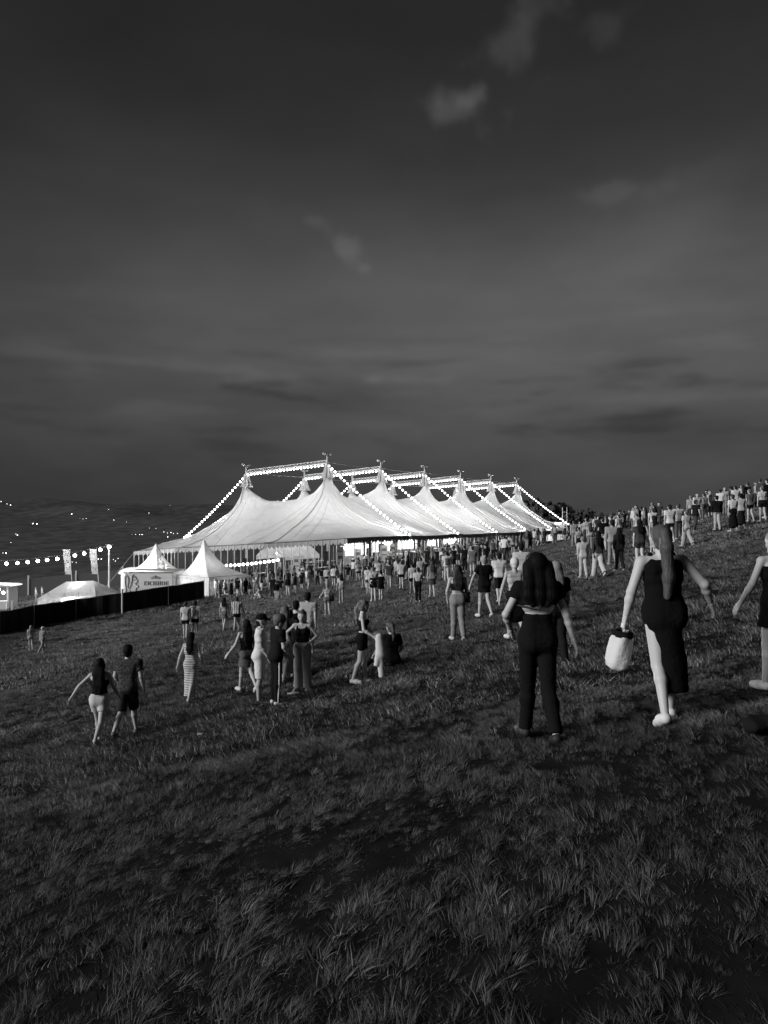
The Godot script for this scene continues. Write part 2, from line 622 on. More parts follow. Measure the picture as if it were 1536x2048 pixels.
func person_jobs(o: Dictionary, cell: float) -> Array:
	# -> list of [part name, bones, cell, blend, lo, hi, fold, material]; the first is the body
	var J := skeleton(o)
	var B := body_bones(o, J)
	var at: Callable = J.at
	var up: float = J.up
	var jobs := []
	var skin := float(o.get("skin", "0.40"))
	jobs.append(["body", gather(B, ["pelvis", "torso", "shoulder", "neck", "thigh0", "thigh1", "shank0", "shank1", "foot0", "foot1", "upper0", "upper1", "fore0", "fore1"], 0.0), cell, 0.02, -99.0, 99.0, 0.0, mat(skin, 0.55, "skin"), J])
	var gcell := cell * 1.1
	var man_ := o.has("m")
	var torso: Array = B.torso + B.shoulder
	var y := func(v: float) -> float: return v + up
	for k in o:
		var v := float(o[k])
		var m: Material = mat(v, 0.9, "cloth") if k in ["tee", "tank", "crop", "croptee", "tube", "dress", "maxi", "shirt", "slip", "shorts", "trousers", "wide", "skirt", "longskirt", "bike", "knee"] else null
		if m == null:
			continue
		if o.has("pat") and k in ["tee", "shirt", "maxi", "tank"]:
			m = mat(0.5, 0.9, o.pat)
		var bs := []
		var lo := -99.0
		var hi := 99.0
		if k in ["tee", "shirt", "croptee"]:
			for b in torso + B.pelvis:
				bs.append(grow(b, 0.022 if not man_ else 0.03))
			for s in 2:
				var A: Array = J["la" if s == 0 else "ra"]
				if k == "shirt":
					bs += gather(B, ["upper%d" % s, "fore%d" % s], 0.018)
					bs[-1].append_array([true])
				else:
					bs.append([A[0], A[0].lerp(A[1], float(o.get("sl", "0.62"))), 0.064, 0.068, 1.0, true])
			lo = y.call(float(o.get("tlo", "1.10")) if k == "croptee" else 0.86)
			hi = y.call(1.448)
		elif k in ["tank", "crop", "tube", "slip"]:
			for b in B.torso + (B.pelvis if k == "tank" else []):
				bs.append(grow(b, 0.012))
			if k != "tube":
				for x in [-0.10, 0.10]:
					bs.append([at.call(x, 1.33, -0.075), at.call(x * 1.05, 1.435, 0.0), 0.016, 0.016, 1.0])
					bs.append([at.call(x * 1.05, 1.435, 0.0), at.call(x, 1.33, 0.085), 0.016, 0.016, 1.0])
				hi = y.call(1.47)
				# the bib stops below the shoulders
				for b in bs:
					if b[0].y > y.call(1.30) and absf(b[0].x - b[1].x) > 0.1:
						b[2] -= 0.03
						b[3] -= 0.03
			else:
				hi = y.call(1.30)
			lo = y.call({"tank": 0.93, "crop": 1.13, "tube": 1.08, "slip": 1.0}[k])
		elif k in ["dress", "maxi"]:
			for b in B.torso + B.pelvis:
				bs.append(grow(b, 0.014))
			hi = y.call(float(o.get("neckline", "1.36")))
			var kn: Vector3 = (J.ll[1] + J.rl[1]) * 0.5
			var an: Vector3 = (J.ll[2] + J.rl[2]) * 0.5
			if k == "dress":
				var hemp: Vector3 = at.call(0, 0.93, 0).lerp(kn, float(o.get("hem", "0.75")))
				bs.append([at.call(0, 1.0, 0), hemp, 0.13, 0.21, 0.72, true])
			else:
				bs.append([at.call(-0.02, 0.95, 0), kn + Vector3(float(o.get("slit", "0")), 0, 0), 0.145, 0.155, 0.95])
				bs.append([kn + Vector3(float(o.get("slit", "0")), 0, 0), kn.lerp(an, float(o.get("hem", "0.85"))) + Vector3(float(o.get("slit", "0")) * 1.5, 0, 0), 0.155, 0.135, 0.95, true])
				if not o.has("slit"):
					bs += gather(B, ["thigh0", "thigh1"], 0.02)
			if o.has("straps"):
				for x in [-0.09, 0.09]:
					bs.append([at.call(x, 1.30, 0.085), at.call(x * 1.1, 1.445, 0.0), 0.016, 0.016, 1.0])
					bs.append([at.call(x * 1.1, 1.445, 0.0), at.call(x, 1.30, -0.085), 0.016, 0.016, 1.0])
				hi = 99.0
		elif k in ["skirt", "longskirt"]:
			var kn: Vector3 = (J.ll[1] + J.rl[1]) * 0.5
			var an: Vector3 = (J.ll[2] + J.rl[2]) * 0.5
			for b in B.pelvis:
				bs.append(grow(b, 0.016))
			if k == "skirt":
				bs.append([at.call(0, 1.02, 0), at.call(0, 0.93, 0).lerp(kn, float(o.get("hem", "0.7"))), 0.12, 0.20, 0.75, true])
			else:
				bs.append([at.call(0, 1.02, 0), kn, 0.12, 0.19, 0.85])
				bs.append([kn, kn.lerp(an, 0.75), 0.19, 0.21, 0.85, true])
			hi = y.call(1.07)
		else:
			var thick: float = {"shorts": 0.022, "knee": 0.032, "bike": 0.009, "trousers": 0.014, "wide": 0.036}[k]
			bs = gather(B, ["pelvis"], minf(thick, 0.018))
			bs.append(grow(B.torso[0], 0.012))
			for s in 2:
				var L: Array = J["ll" if s == 0 else "rl"]
				if k in ["trousers", "wide"]:
					bs += gather(B, ["thigh%d" % s], thick)
					bs += gather(B, ["shank%d" % s], thick)
					bs[-1][3] += thick * 0.8
					bs[-1].append(true)
				else:
					var f: float = {"shorts": 0.5, "bike": 0.5, "knee": 0.98}[k]
					bs.append([L[0], L[0].lerp(L[1], f), B["thigh0"][0][2] + thick, lerpf(B["thigh0"][0][2], 0.054, f) + thick * 1.25, 1.0, true])
			hi = y.call(float(o.get("thi", "1.05")))
			if o.has("thi"):
				bs.append(grow(B.torso[1], 0.012))
		jobs.append([{"croptee": "top", "crop": "top", "tube": "top", "slip": "top", "tank": "top", "tee": "t_shirt", "wide": "trousers", "bike": "shorts", "knee": "shorts", "maxi": "dress", "longskirt": "skirt"}.get(k, k), bs, gcell, 0.03, lo, hi, 0.005, m])
		if k == "trousers" and o.has("sidestripe"):
			var ss := []
			for s in 2:
				var L: Array = J["ll" if s == 0 else "rl"]
				var sg := Vector3(-0.055 if s == 0 else 0.055, 0, 0.0)
				ss.append([L[0] + sg * 1.5 + Vector3(0, -0.1, 0), L[1] + sg * 1.2, 0.022, 0.02, 1.0])
				ss.append([L[1] + sg * 1.2, L[2] + sg * 0.9, 0.02, 0.02, 1.0])
			jobs.append(["side_stripe", ss, gcell, 0.02, -99.0, 99.0, 0.0, mat(0.6, 0.9, "cloth")])
	# shoes
	var sv := float(o.get("shoes", "0.5"))
	var fb := gather(B, ["foot0", "foot1"], 0.014)
	if cell < 0.035:
		jobs.append(["shoes", fb, gcell, 0.02, -99.0, 99.0, 0.0, mat(sv, 0.7)])
	# hair, in head axes then moved
	var H: Transform3D = Transform3D(J.hb, J.head)
	for k in ["long", "pony", "short", "bun", "bushy", "cap", "scarf"]:
		if not o.has(k):
			continue
		var v := float(o[k])
		var cap := [[Vector3(0, 0.050, 0.026), Vector3(0, 0.056, 0.0), 0.092, 0.084, 1.1], [Vector3(0, 0.0, 0.045), Vector3(0, -0.035, 0.045), 0.084, 0.070, 1.0]]
		var bs := []
		if k == "bushy":
			cap[0][2] += 0.018
			cap[0][3] += 0.022
			cap[1][2] += 0.012
		for b in cap:
			bs.append([H * b[0], H * b[1], b[2], b[3], b[4]])
		if k == "long":
			var ln := float(o.get("hl", "0.32"))
			var wd := float(o.get("hw", "0.055"))
			var p0: Vector3 = H * Vector3(0, 0.0, 0.05)
			var p1: Vector3 = at.call(0, 1.42, 0.105)
			var p2: Vector3 = at.call(0, 1.42 - ln * 0.55, 0.125)
			var p3: Vector3 = at.call(0, 1.42 - ln, 0.125)
			for x in [-wd, 0.0, wd]:
				bs.append([p0 + Vector3(x * 0.8, 0, 0), p1 + Vector3(x, 0, 0), 0.066, 0.055, 0.8])
				bs.append([p1 + Vector3(x, 0, 0), p2 + Vector3(x * 1.05, 0, 0), 0.055, 0.050, 0.7])
				bs.append([p2 + Vector3(x * 1.05, 0, 0), p3 + Vector3(x * 0.7, 0, 0), 0.050, 0.030, 0.6])
		elif k == "pony":
			var ln := float(o.get("hl", "0.30"))
			var q0: Vector3 = H * Vector3(0, 0.055, 0.125)
			var q1: Vector3 = at.call(0.0, 1.50, 0.15)
			var pr := float(o.get("pr", "1"))
			bs.append([H * Vector3(0, 0.06, 0.09), q0, 0.03, 0.03, 1.0])
			bs.append([q0, q1, 0.028 * pr, 0.036 * pr, 1.0])
			bs.append([q1, at.call(0.01, 1.50 - ln * 0.6, 0.135), 0.036 * pr, 0.034 * pr, 1.0])
			bs.append([at.call(0.01, 1.50 - ln * 0.6, 0.135), at.call(0.0, 1.50 - ln, 0.12), 0.034 * pr, 0.022 * pr, 1.0])
		elif k == "bun":
			bs.append([H * Vector3(0, 0.09, 0.10), H * Vector3(0, 0.10, 0.11), 0.045, 0.045, 1.0])
		jobs.append(["hair" if k != "scarf" else "head_scarf", bs, minf(gcell, 0.02) if cell < 0.025 else gcell, 0.03, -99.0, 99.0, 0.004 if cell < 0.03 else 0.0, mat(v, 0.5, "hair") if k != "scarf" else mat(v, 0.9, "cloth")])
		if k == "cap":
			jobs[-1][0] = "cap"
			jobs[-1][7] = mat(v, 0.9, "cloth")
			jobs[-1][1] = [[H * Vector3(0, 0.055, 0.02), H * Vector3(0, 0.06, 0.0), 0.098, 0.092, 1.1], [H * Vector3(-0.045, 0.045, -0.09), H * Vector3(-0.03, 0.035, -0.155), 0.02, 0.014, 1.0], [H * Vector3(0.045, 0.045, -0.09), H * Vector3(0.03, 0.035, -0.155), 0.02, 0.014, 1.0], [H * Vector3(0, 0.05, -0.08), H * Vector3(0, 0.037, -0.165), 0.022, 0.014, 1.0]]
			jobs.append(["hair", [[H * Vector3(0, -0.01, 0.045), H * Vector3(0, -0.04, 0.045), 0.084, 0.07, 1.0]], gcell, 0.03, -99.0, 99.0, 0.0, mat(0.02, 0.5, "hair")])
	return jobs

var heads := {}
var hands := {}
var pool_jobs := []
var pool_out := []

func _pool(i: int):
	var j: Array = pool_jobs[i]
	var r := net(j[1], j[2], j[3], j[4], j[5], j[6])
	pool_out[i] = r

func lod(d: float) -> float:
	return 0.011 if d < 9.0 else 0.016 if d < 22.0 else 0.024 if d < 40.0 else 0.034

func run_jobs(list: Array):
	pool_jobs = list
	pool_out = []
	pool_out.resize(list.size())
	var id := WorkerThreadPool.add_group_task(_pool, list.size())
	WorkerThreadPool.wait_for_group_task_completion(id)

func finish_body(arr: Array, J: Dictionary, cell: float, grip: String):
	var hc := "n" if cell < 0.015 else "m" if cell < 0.03 else "f"
	add_arrays(arr, heads[hc], Transform3D(J.hb, J.head))
	for s in 2:
		var A: Array = J["la" if s == 0 else "ra"]
		var yv: Vector3 = -A[3]
		var x := Vector3(1, 0, 0)
		x = (x - yv * x.dot(yv)).normalized()
		var b := Basis(x, yv, x.cross(yv))
		add_arrays(arr, hands[hc + ("g" if grip.contains("l" if s == 0 else "r") else "o")], Transform3D(b, A[2]), s == 0)

func make_people():
	var pre := []
	for c in [["n", 0.0075], ["m", 0.013], ["f", 0.022]]:
		pre.append([c[0], head_bones(), c[1], 0.022, -99.0, 99.0, 0.0])
	for c in [["n", 0.005], ["m", 0.0085], ["f", 0.016]]:
		for q in [["o", 0.45], ["g", 1.5]]:
			pre.append([c[0] + q[0], hand_bones(q[1]), c[1], 0.006, -99.0, 99.0, 0.0])
	run_jobs(pre)
	for i in pre.size():
		if i < 3:
			heads[pre[i][0]] = pool_out[i]
		else:
			hands[pre[i][0]] = pool_out[i]
	var all := []
	var owner := []
	var specs := []
	for q in PEOPLE:
		specs.append([q, parse(q[4]), lod(q[1])])
	for q in CROWD_KINDS:
		specs.append([[0.0, 90.0, 1.7, 0.0, q, ""], parse(q), 0.042])
	for i in specs.size():
		for j in person_jobs(specs[i][1], specs[i][2]):
			all.append(j)
			owner.append(i)
	run_jobs(all)
	var protos := []
	var at := 0
	var bag_hands := {}
	for i in specs.size():
		var q: Array = specs[i][0]
		var o: Dictionary = specs[i][1]
		var is_kind := i >= PEOPLE.size()
		var root := Node3D.new()
		root.position = G(q[0], q[1], -0.01) if not is_kind else Vector3.ZERO
		root.rotation.y = q[3]
		root.scale = Vector3.ONE * (float(q[2]) / 1.7)
		if not is_kind:
			root.name = numbered("person")
			add_child(root)
			tag(root, q[5], "person", "people walking over the meadow" if not o.has("g") else {"q": "people queueing at the bar tent", "h": "people standing up the slope", "s": "people silhouetted before the tent side"}.get(o.g, ""))
		while at < all.size() and owner[at] == i:
			var j: Array = all[at]
			var r: Array = pool_out[at]
			if j[0] == "body":
				finish_body(r, j[8], specs[i][2], o.get("grip", ""))
			var mi := part(j[0], arrays_mesh(r[0], r[1], r[2]), j[7], root)
			if j[0] == "body" and o.has("face"):
				add_face(root, j[8])
			at += 1
		if is_kind:
			protos.append(root)
	# the crowd under and before the big top, seen only as small figures
	var r2 := RandomNumberGenerator.new()
	r2.seed = 31
	for c in CROWD:
		for k in c[5]:
			var x := 0.0
			var d := 0.0
			if c[0] == 0:
				var p := tp(r2.randf_range(c[1], c[2]), r2.randf_range(c[3], c[4]))
				x = p.x
				d = p.y
			else:
				var u := r2.randf_range(c[1], c[2])
				d = r2.randf_range(c[3], c[4])
				x = (u - 768.0) / 1480.0 * d
			var o: Node3D = protos[r2.randi() % protos.size()].duplicate()
			o.name = numbered("person")
			add_child(o)
			o.position = G(x, d)
			o.rotation.y = r2.randf_range(-PI, PI) if r2.randf() < 0.5 else r2.randf_range(-0.7, 0.7)
			o.scale = Vector3.ONE * r2.randf_range(0.92, 1.08)
			tag(o, c[6], "person", c[7])
	for p in protos:
		p.free()

func add_face(root: Node3D, J: Dictionary):
	var sm := SphereMesh.new()
	sm.radius = 0.011
	sm.height = 0.022
	sm.radial_segments = 8
	sm.rings = 4
	for x in [-0.031, 0.031]:
		part("eye", sm, mat(0.02, 0.3), root, J.head + J.hb * Vector3(x, 0.004, -0.086)).scale = Vector3(1.4, 0.8, 1)
		var st := ST()
		var p: Array = []
		for k in 4:
			p.append(J.head + J.hb * Vector3(x + (k - 1.5) * 0.012, 0.026 + (0.004 if k in [1, 2] else 0.0), -0.094))
		tube(st, p, 0.0045, 5)
		done(st, "eyebrow", mat(0.06), root)
	var s2 := ST()
	tube(s2, [J.head + J.hb * Vector3(-0.022, -0.058, -0.094), J.head + J.hb * Vector3(0, -0.060, -0.099), J.head + J.hb * Vector3(0.022, -0.058, -0.094)], 0.005, 6)
	done(s2, "mouth", mat(0.12, 0.5), root)

const PEOPLE := [
	[1.44, 6.95, 1.74, 0.04, "trousers:.010 thi:1.15 croptee:.010 tlo:1.235 sl:.42 long:.008 hl:.18 hw:.10 shoes:.01 walk:.20 skin:.42 la:-.55,-1,.12,.35,-.75,-.75 ra:.42,-1,.1,.30,-1,-.12", "woman with long black hair and black trousers walking up to the tent"],
	[2.57, 6.80, 1.77, -0.05, "maxi:.008 neckline:1.27 straps slit:.035 hem:.62 fat:.017 sw:.178 pony:.07 pr:1.5 hl:.42 shoes:.6 walk:-.16 skin:.46 tilt:.03 grip:l la:-.36,-1,.1,-.22,-1,-.05 ra:.75,-.85,.15,.45,-.85,-.55", "woman in a long black dress with a ponytail carrying a white bag"],
	[3.87, 7.30, 1.56, 0.10, "dress:.008 neckline:1.33 hem:.55 bun:.2 shoes:.7 walk:.14 skin:.42 la:-.5,-1,.1,-.3,-.85,-.4 ra:.4,-1,0,.2,-1,-.2", "woman in a short black dress cut off by the picture's edge"],
	[2.70, 11.60, 1.62, 0.10, "tee:.010 trousers:.015 long:.22 hl:.12 hw:.04 shoes:.05 walk:.1", "fair haired woman in a black top just beyond the woman with black trousers"],
	[-5.12, 13.35, 1.60, 0.10, "tank:.010 shorts:.5 long:.015 hl:.36 shoes:.4 walk:.42 la:-.8,-.75,.2,-.55,-.85,.1 ra:.35,-1,-.2,.25,-.8,-.5", "woman in a black tank top and pale shorts striding with an arm stretched out"],
	[-4.80, 13.90, 1.71, -0.05, "m tee:.02 pat:print knee:.035 short:.01 shoes:.1 walk:-.3 la:-.25,-1,-.1,.1,-.75,-.65 ra:.3,-1,.2,.15,-1,-.2", "man in a dark patterned shirt and dark shorts, lowest on the slope"],
	[-4.36, 16.75, 1.56, -0.10, "maxi:.4 pat:stripeh hem:.92 long:.012 hl:.22 hw:.03 shoes:.4 walk:.24 la:-.4,-1,.1,-.25,-1,.1 ra:.3,-1,.1,.1,-.7,-.6", "woman in a pale ankle length dress with thin stripes"],
	[-3.04, 16.40, 1.61, 0.50, "tank:.012 skirt:.10 long:.02 hl:.3 shoes:.5 walk:.32 la:-.45,-1,.1,-.5,-.7,-.3", "woman in a black top and grey skirt passing behind the boy in the cap"],
	[-2.44, 14.60, 1.72, -1.45, "m tee:.62 knee:.62 cap:.012 shoes:.02 walk:0 fat:.006 la:.1,-1,.05,.15,-.85,-.5 ra:-.1,-1,-.05,0,-.85,-.55", "boy in white t-shirt, white knee shorts and a black cap"],
	[-2.03, 14.00, 1.66, -1.07, "m tee:.014 trousers:.012 sidestripe bushy:.10 shoes:.55 walk:0 nod:.35 lean:.08 la:-.2,-1,-.1,.35,-.75,-.6 ra:.15,-1,-.1,-.35,-.7,-.7", "boy in black track pants with a pale side stripe and bushy hair"],
	[-1.66, 15.10, 1.62, 2.99, "tank:.012 wide:.36 bun:.08 shoes:.45 walk:0 face look:.1 la:-.55,-.8,.15,.6,-.55,-.5 ra:.8,-.7,.1,-.5,-.65,-.55", "woman facing the lens in a black tank top and pale wide trousers"],
	[-2.27, 17.00, 1.71, -0.20, "slip:.014 longskirt:.34 long:.10 hl:.3 shoes:.4 walk:.2", "woman with long brown hair and a pale long skirt behind the two boys"],
	[-2.20, 18.50, 1.70, -0.10, "m tee:.6 knee:.1 short:.012 shoes:.3 walk:.2", "man in a white t-shirt carrying a slim black backpack"],
	[-2.11, 20.50, 1.75, -0.25, "m tee:.36 knee:.25 short:.012 shoes:.3 walk:-.25", "man in a light grey t-shirt walking beside the black backpack"],
	[-2.24, 17.60, 1.56, 0.10, "tee:.05 trousers:.06 short:.012 shoes:.2 walk:.15", "dark haired person in dark clothes half hidden by the tank top woman"],
	[-0.42, 14.50, 1.62, -1.67, "tube:.012 bike:.010 pony:.16 hl:.3 shoes:.6 walk:.10 face look:.75 la:.35,-1,-.1,.2,-.45,-.85 ra:.2,-1,-.15,.0,-.55,-.85 skin:.46", "woman in black bike shorts and top turning her head towards the lens"],
	[0.17, 15.60, 1.68, 0.35, "tee:.013 trousers:.06 pony:.06 hl:.18 sit nod:.25 lean:.12 walk:0 ll:-.7,-.02,-.75,-.6,-.25,.65 rl:.1,.35,-.9,-.85,-.55,.1 la:-.5,-1,-.2,-.35,-.85,-.5 ra:.4,-1,-.2,-.5,-.75,-.4 shoes:.1", "woman in a black t-shirt sitting on the grass with her back turned"],
	[1.71, 17.20, 1.74, 0.08, "crop:.012 trousers:.22 long:.03 hl:.26 shoes:.4 walk:.18 fat:.008 la:-.3,-1,.1,.1,-.9,-.45", "woman in a black halter top and tight pale leggings"],
	[2.84, 21.00, 1.75, 0.20, "tee:.012 skirt:.012 hem:.5 bun:.28 shoes:.5 walk:.25 la:-.6,-1,.1,-.4,-1,0 ra:.3,-1,0,-.1,-.8,-.6", "fair woman in a black t-shirt and short black skirt"],
	[3.89, 25.00, 1.66, 0.00, "m tee:.6 knee:.015 short:.015 shoes:.4 walk:-.2", "man in a white t-shirt and black shorts with a dark sling strap"],
	[2.72, 15.40, 1.72, 0.05, "tube:.45 skirt:.014 hem:.55 scarf:.62 shoes:.6 walk:.3 la:-.35,-1,.15,-.25,-1,.05 ra:.3,-1,.1,.2,-.9,-.4", "woman with a white head scarf, pale strapless top and black skirt"],
	[4.54, 24.50, 1.80, -0.10, "m tee:.5 knee:.06 short:.015 shoes:.3 walk:.2", "man in a pale shirt seen above the white head scarf"],
	[-10.05, 37.55, 1.88, 0.10, "tee:.55 shorts:.015 short:.03 shoes:.4 walk:.2", "person in a pale top and dark shorts of the close pair below the bar"],
	[-9.64, 37.85, 1.84, -0.10, "m tee:.6 shorts:.015 short:.02 shoes:.4 walk:-.2", "person in a white cross strapped tee, the other of the close pair"],
	[-8.16, 37.85, 1.71, -0.10, "crop:.3 skirt:.14 hem:.6 long:.012 hl:.15 shoes:.4 walk:.25", "woman in a pale top and grey skirt beside the striped shirt"],
	[-7.23, 36.40, 1.66, 0.00, "m tee:.5 pat:stripev shorts:.015 short:.04 shoes:.3 walk:-.15 ra:.35,-1,-.1,.2,-.9,-.5", "man in a boldly striped shirt holding a white cup"],
	[-22.22, 46.65, 1.56, 0.50, "tee:.4 shorts:.3 long:.25 hl:.15 shoes:.4 walk:.2", "figure in a pale top by the black fence, nearer the edge"],
	[-20.02, 43.45, 1.59, -0.40, "tee:.22 trousers:.3 scarf:.6 shoes:.4 walk:.25", "figure with a white head covering by the black fence"],
	[-10.31, 62.00, 1.68, 0.90, "m tee:.42 trousers:.2 short:.012 sit nod:.2 lean:.3 walk:0 ll:-.2,.45,-.85,-.1,-.85,-.35 rl:.15,.45,-.9,.05,-.85,-.3 shoes:.5 la:-.3,-.8,-.6,.2,-.3,-.9 ra:.3,-.8,-.6,-.2,-.3,-.9", "person in a pale t-shirt sitting on the grass near the bar queue"],
	[-15.69, 69.10, 1.82, 2.20, "m tee:.6 trousers:.3 short:.3 walk:.08 shoes:.4 g:q", "queueing man in white nearest the drawn curtain"],
	[-15.18, 68.50, 1.67, 1.20, "maxi:.15 long:.3 hl:.2 walk:.08 shoes:.4 g:q", "queueing woman in a long grey dress, first from the curtain"],
	[-14.76, 68.90, 1.68, -0.60, "tee:.6 shorts:.2 long:.35 hl:.2 walk:.08 shoes:.4 g:q", "queueing fair haired woman between the grey and black dresses"],
	[-14.14, 68.60, 1.62, 0.30, "tank:.012 longskirt:.010 bun:.03 walk:.08 shoes:.4 g:q", "queueing woman in a black top and wide black skirt"],
	[-13.39, 67.65, 1.74, -0.20, "m tee:.014 shorts:.02 short:.012 fat:.01 walk:.08 shoes:.4 g:q", "queueing man in black shirt and black shorts"],
	[-13.08, 68.15, 1.56, 1.90, "tee:.55 trousers:.5 long:.2 walk:.08 shoes:.4 g:q", "queueing woman in white by the farther curtain"],
	[-12.70, 68.10, 1.56, 0.50, "shirt:.012 trousers:.010 long:.012 walk:.08 shoes:.4 g:q", "queueing woman all in black just past the farther curtain"],
	[-12.21, 67.45, 1.56, -0.90, "dress:.012 long:.02 walk:.08 shoes:.4 g:q", "queueing woman in a short black dress past the farther curtain"],
	[-11.90, 67.50, 1.56, 2.50, "tee:.6 shorts:.5 short:.2 walk:.08 shoes:.4 g:q", "person in white waiting outside the bar tent, in the middle"],
	[-11.59, 67.55, 1.56, 1.00, "tee:.55 skirt:.6 long:.3 walk:.08 shoes:.4 g:q", "woman in white top and white skirt at the end of the queue"],
	[-11.10, 67.30, 1.56, -0.50, "tank:.012 skirt:.6 long:.015 walk:.08 shoes:.4 g:q", "dark haired woman in a black top and white skirt ending the queue"],
	[-9.09, 60.35, 1.79, 0.00, "m tee:.02 trousers:.03 short:.1 walk:.2 shoes:.4", "man in dark clothes left of the woman with a black shoulder bag"],
	[-8.29, 57.05, 1.56, 0.10, "shirt:.014 shorts:.5 short:.03 walk:.25 shoes:.4", "woman in a black jacket and pale shorts among the group past the queue"],
	[-8.18, 58.45, 1.66, -0.20, "m tee:.012 trousers:.4 short:.02 walk:-.2 shoes:.4", "man in a black tee and pale trousers past the queue"],
	[-7.84, 60.45, 1.56, 0.30, "shirt:.02 trousers:.5 long:.02 walk:.2 shoes:.4", "woman in a dark top and white trousers walking to the big top"],
	[-7.76, 64.50, 1.56, 0.00, "dress:.012 long:.02 shoes:.7 walk:.1 shoes:.4", "woman in a black dress with bright white shoes"],
	[-7.19, 64.50, 1.56, 0.20, "tee:.03 skirt:.02 short:.02 walk:.2 shoes:.4", "person in black between the black dress and the pale crop top"],
	[-6.44, 63.15, 1.56, -0.30, "tank:.2 shorts:.3 long:.1 walk:.25 shoes:.4", "woman in a grey top and pale shorts before the tent floor"],
	[-6.05, 67.30, 1.56, 0.40, "croptee:.6 trousers:.03 long:.03 walk:.2 shoes:.4", "woman in a white crop top leading the row before the tent"],
	[-5.61, 66.45, 1.56, 0.10, "tee:.015 shorts:.4 short:.02 walk:-.2 shoes:.4", "person in a black tee beside the white crop top"],
	[-5.02, 64.65, 1.66, -0.10, "m tee:.5 shorts:.015 short:.03 walk:.2 shoes:.4", "person in a pale tee and black shorts beside the tall white shirt"],
	[-4.21, 62.35, 1.77, 0.00, "m shirt:.62 shorts:.05 short:.02 walk:.2 shoes:.4", "tall man in a loose white shirt before the tent corner"],
	[-2.71, 35.45, 1.56, 0.15, "tank:.5 shorts:.13 bun:.2 walk:.3 ra:.5,.8,-.2,-.1,.95,-.2 la:-.5,-.9,.1,-.3,-.5,-.8 shoes:.4", "woman in a pale camisole and grey shorts raising one arm"],
	[-2.51, 43.70, 1.71, 0.05, "croptee:.6 trousers:.25 long:.015 hl:.1 walk:.22 la:-.3,-1,.1,-.15,-1,.1 shoes:.4", "woman with black hair, white cropped tee and grey trousers"],
	[-3.94, 68.55, 1.56, 0.30, "tee:.3 trousers:.2 long:.2 walk:.1 shoes:.4", "woman in beige before the tent, behind the white cropped tee"],
	[-3.18, 65.45, 1.56, -0.20, "tee:.015 shorts:.03 short:.02 walk:.15 shoes:.4", "person in a black tee at the tent's near corner"],
	[-2.29, 65.20, 1.66, 0.30, "m tee:.55 shorts:.02 short:.1 walk:.2 shoes:.4", "person in a white printed tee beside the metal barrier"],
	[-1.48, 54.65, 1.59, 0.20, "tank:.015 shorts:.1 long:.05 walk:.25 shoes:.4", "woman in a black top left of the pair with black bags"],
	[-1.00, 47.65, 1.80, 0.05, "m tee:.6 shorts:.05 short:.03 walk:-.25 shoes:.4", "man in a white tee and dark shorts ahead of the pair with bags"],
	[-0.56, 39.35, 1.83, 0.05, "tee:.5 shorts:.012 bun:.1 walk:.15 shoes:.7 skin:.5 shoes:.4", "woman in a light top with a boxy black bag behind her"],
	[-0.16, 39.80, 1.61, -0.10, "dress:.012 hem:.6 bun:.015 walk:.2 skin:.5 shoes:.4", "woman in a black dress with a pale cross strap"],
	[-0.43, 57.40, 1.75, 0.10, "m tee:.55 shorts:.2 short:.05 walk:.2 shoes:.4", "man in a pale tee just ahead of the black dress with the strap"],
	[0.36, 48.00, 1.82, -0.05, "m tee:.05 shorts:.3 short:.015 walk:.3 shoes:.4", "man in a dark grey tee and pale shorts"],
	[1.09, 46.20, 1.72, 0.00, "m tee:.5 shorts:.013 short:.06 walk:.15 fat:.012 shoes:.4", "broad man in a pale tee and black shorts walking alone"],
	[1.54, 40.10, 1.65, 0.10, "tee:.5 shorts:.014 short:.02 walk:.25 shoes:.4", "woman in a pale tee and black shorts left of the long black skirt"],
	[1.53, 33.20, 1.57, -0.05, "croptee:.5 trousers:.012 bun:.03 walk:.2 shoes:.4", "woman in a pale cropped top and long black trousers"],
	[2.38, 48.25, 1.66, 0.10, "m tee:.42 trousers:.15 short:.03 walk:.2 shoes:.4", "man in a pale tee ahead of the long black trousers"],
	[2.91, 51.85, 1.65, 0.10, "tank:.4 trousers:.02 long:.03 walk:.15 shoes:.4", "slim woman in dark trousers before the bright bars"],
	[2.26, 34.80, 1.69, 0.05, "tee:.2 skirt:.06 long:.06 hl:.2 walk:.15 shoes:.4", "woman in a grey top and dark flared skirt"],
	[4.70, 65.65, 1.56, 0.00, "tee:.02 trousers:.02 short:.02 walk:.1 shoes:.4", "person in black, left of the two before the bars"],
	[5.13, 64.40, 1.56, 0.30, "tee:.025 trousers:.015 short:.02 walk:.1 shoes:.4", "person in black, right of the two before the bars"],
	[3.70, 43.75, 1.80, -0.05, "m tee:.6 trousers:.45 short:.03 walk:.2 shoes:.4", "man in a white tee and light trousers with a backpack"],
	[5.46, 58.10, 1.66, 0.20, "m tee:.07 trousers:.06 short:.02 walk:.15 shoes:.4", "man in dark clothes right of the grey backpack"],
	[5.44, 50.00, 1.76, 0.10, "m tee:.02 trousers:.015 short:.02 walk:.1 shoes:.4", "man in black just left of the grey printed tee"],
	[5.18, 43.30, 1.78, -0.05, "m tee:.16 shorts:.16 short:.02 walk:.25 shoes:.4", "tall man in a grey printed tee and grey shorts"],
	[6.54, 50.95, 1.66, 0.20, "m tee:.03 trousers:.02 short:.02 walk:.2 shoes:.4", "man in dark clothes right of the grey printed tee"],
	[7.02, 50.95, 1.56, -0.40, "tee:.03 shorts:.05 long:.02 walk:.2 shoes:.4", "dark haired woman standing past the grey printed tee"],
	[8.43, 57.20, 1.56, 0.10, "tee:.12 trousers:.02 short:.02 walk:.2 shoes:.4", "person in a grey top and black trousers near the tent side"],
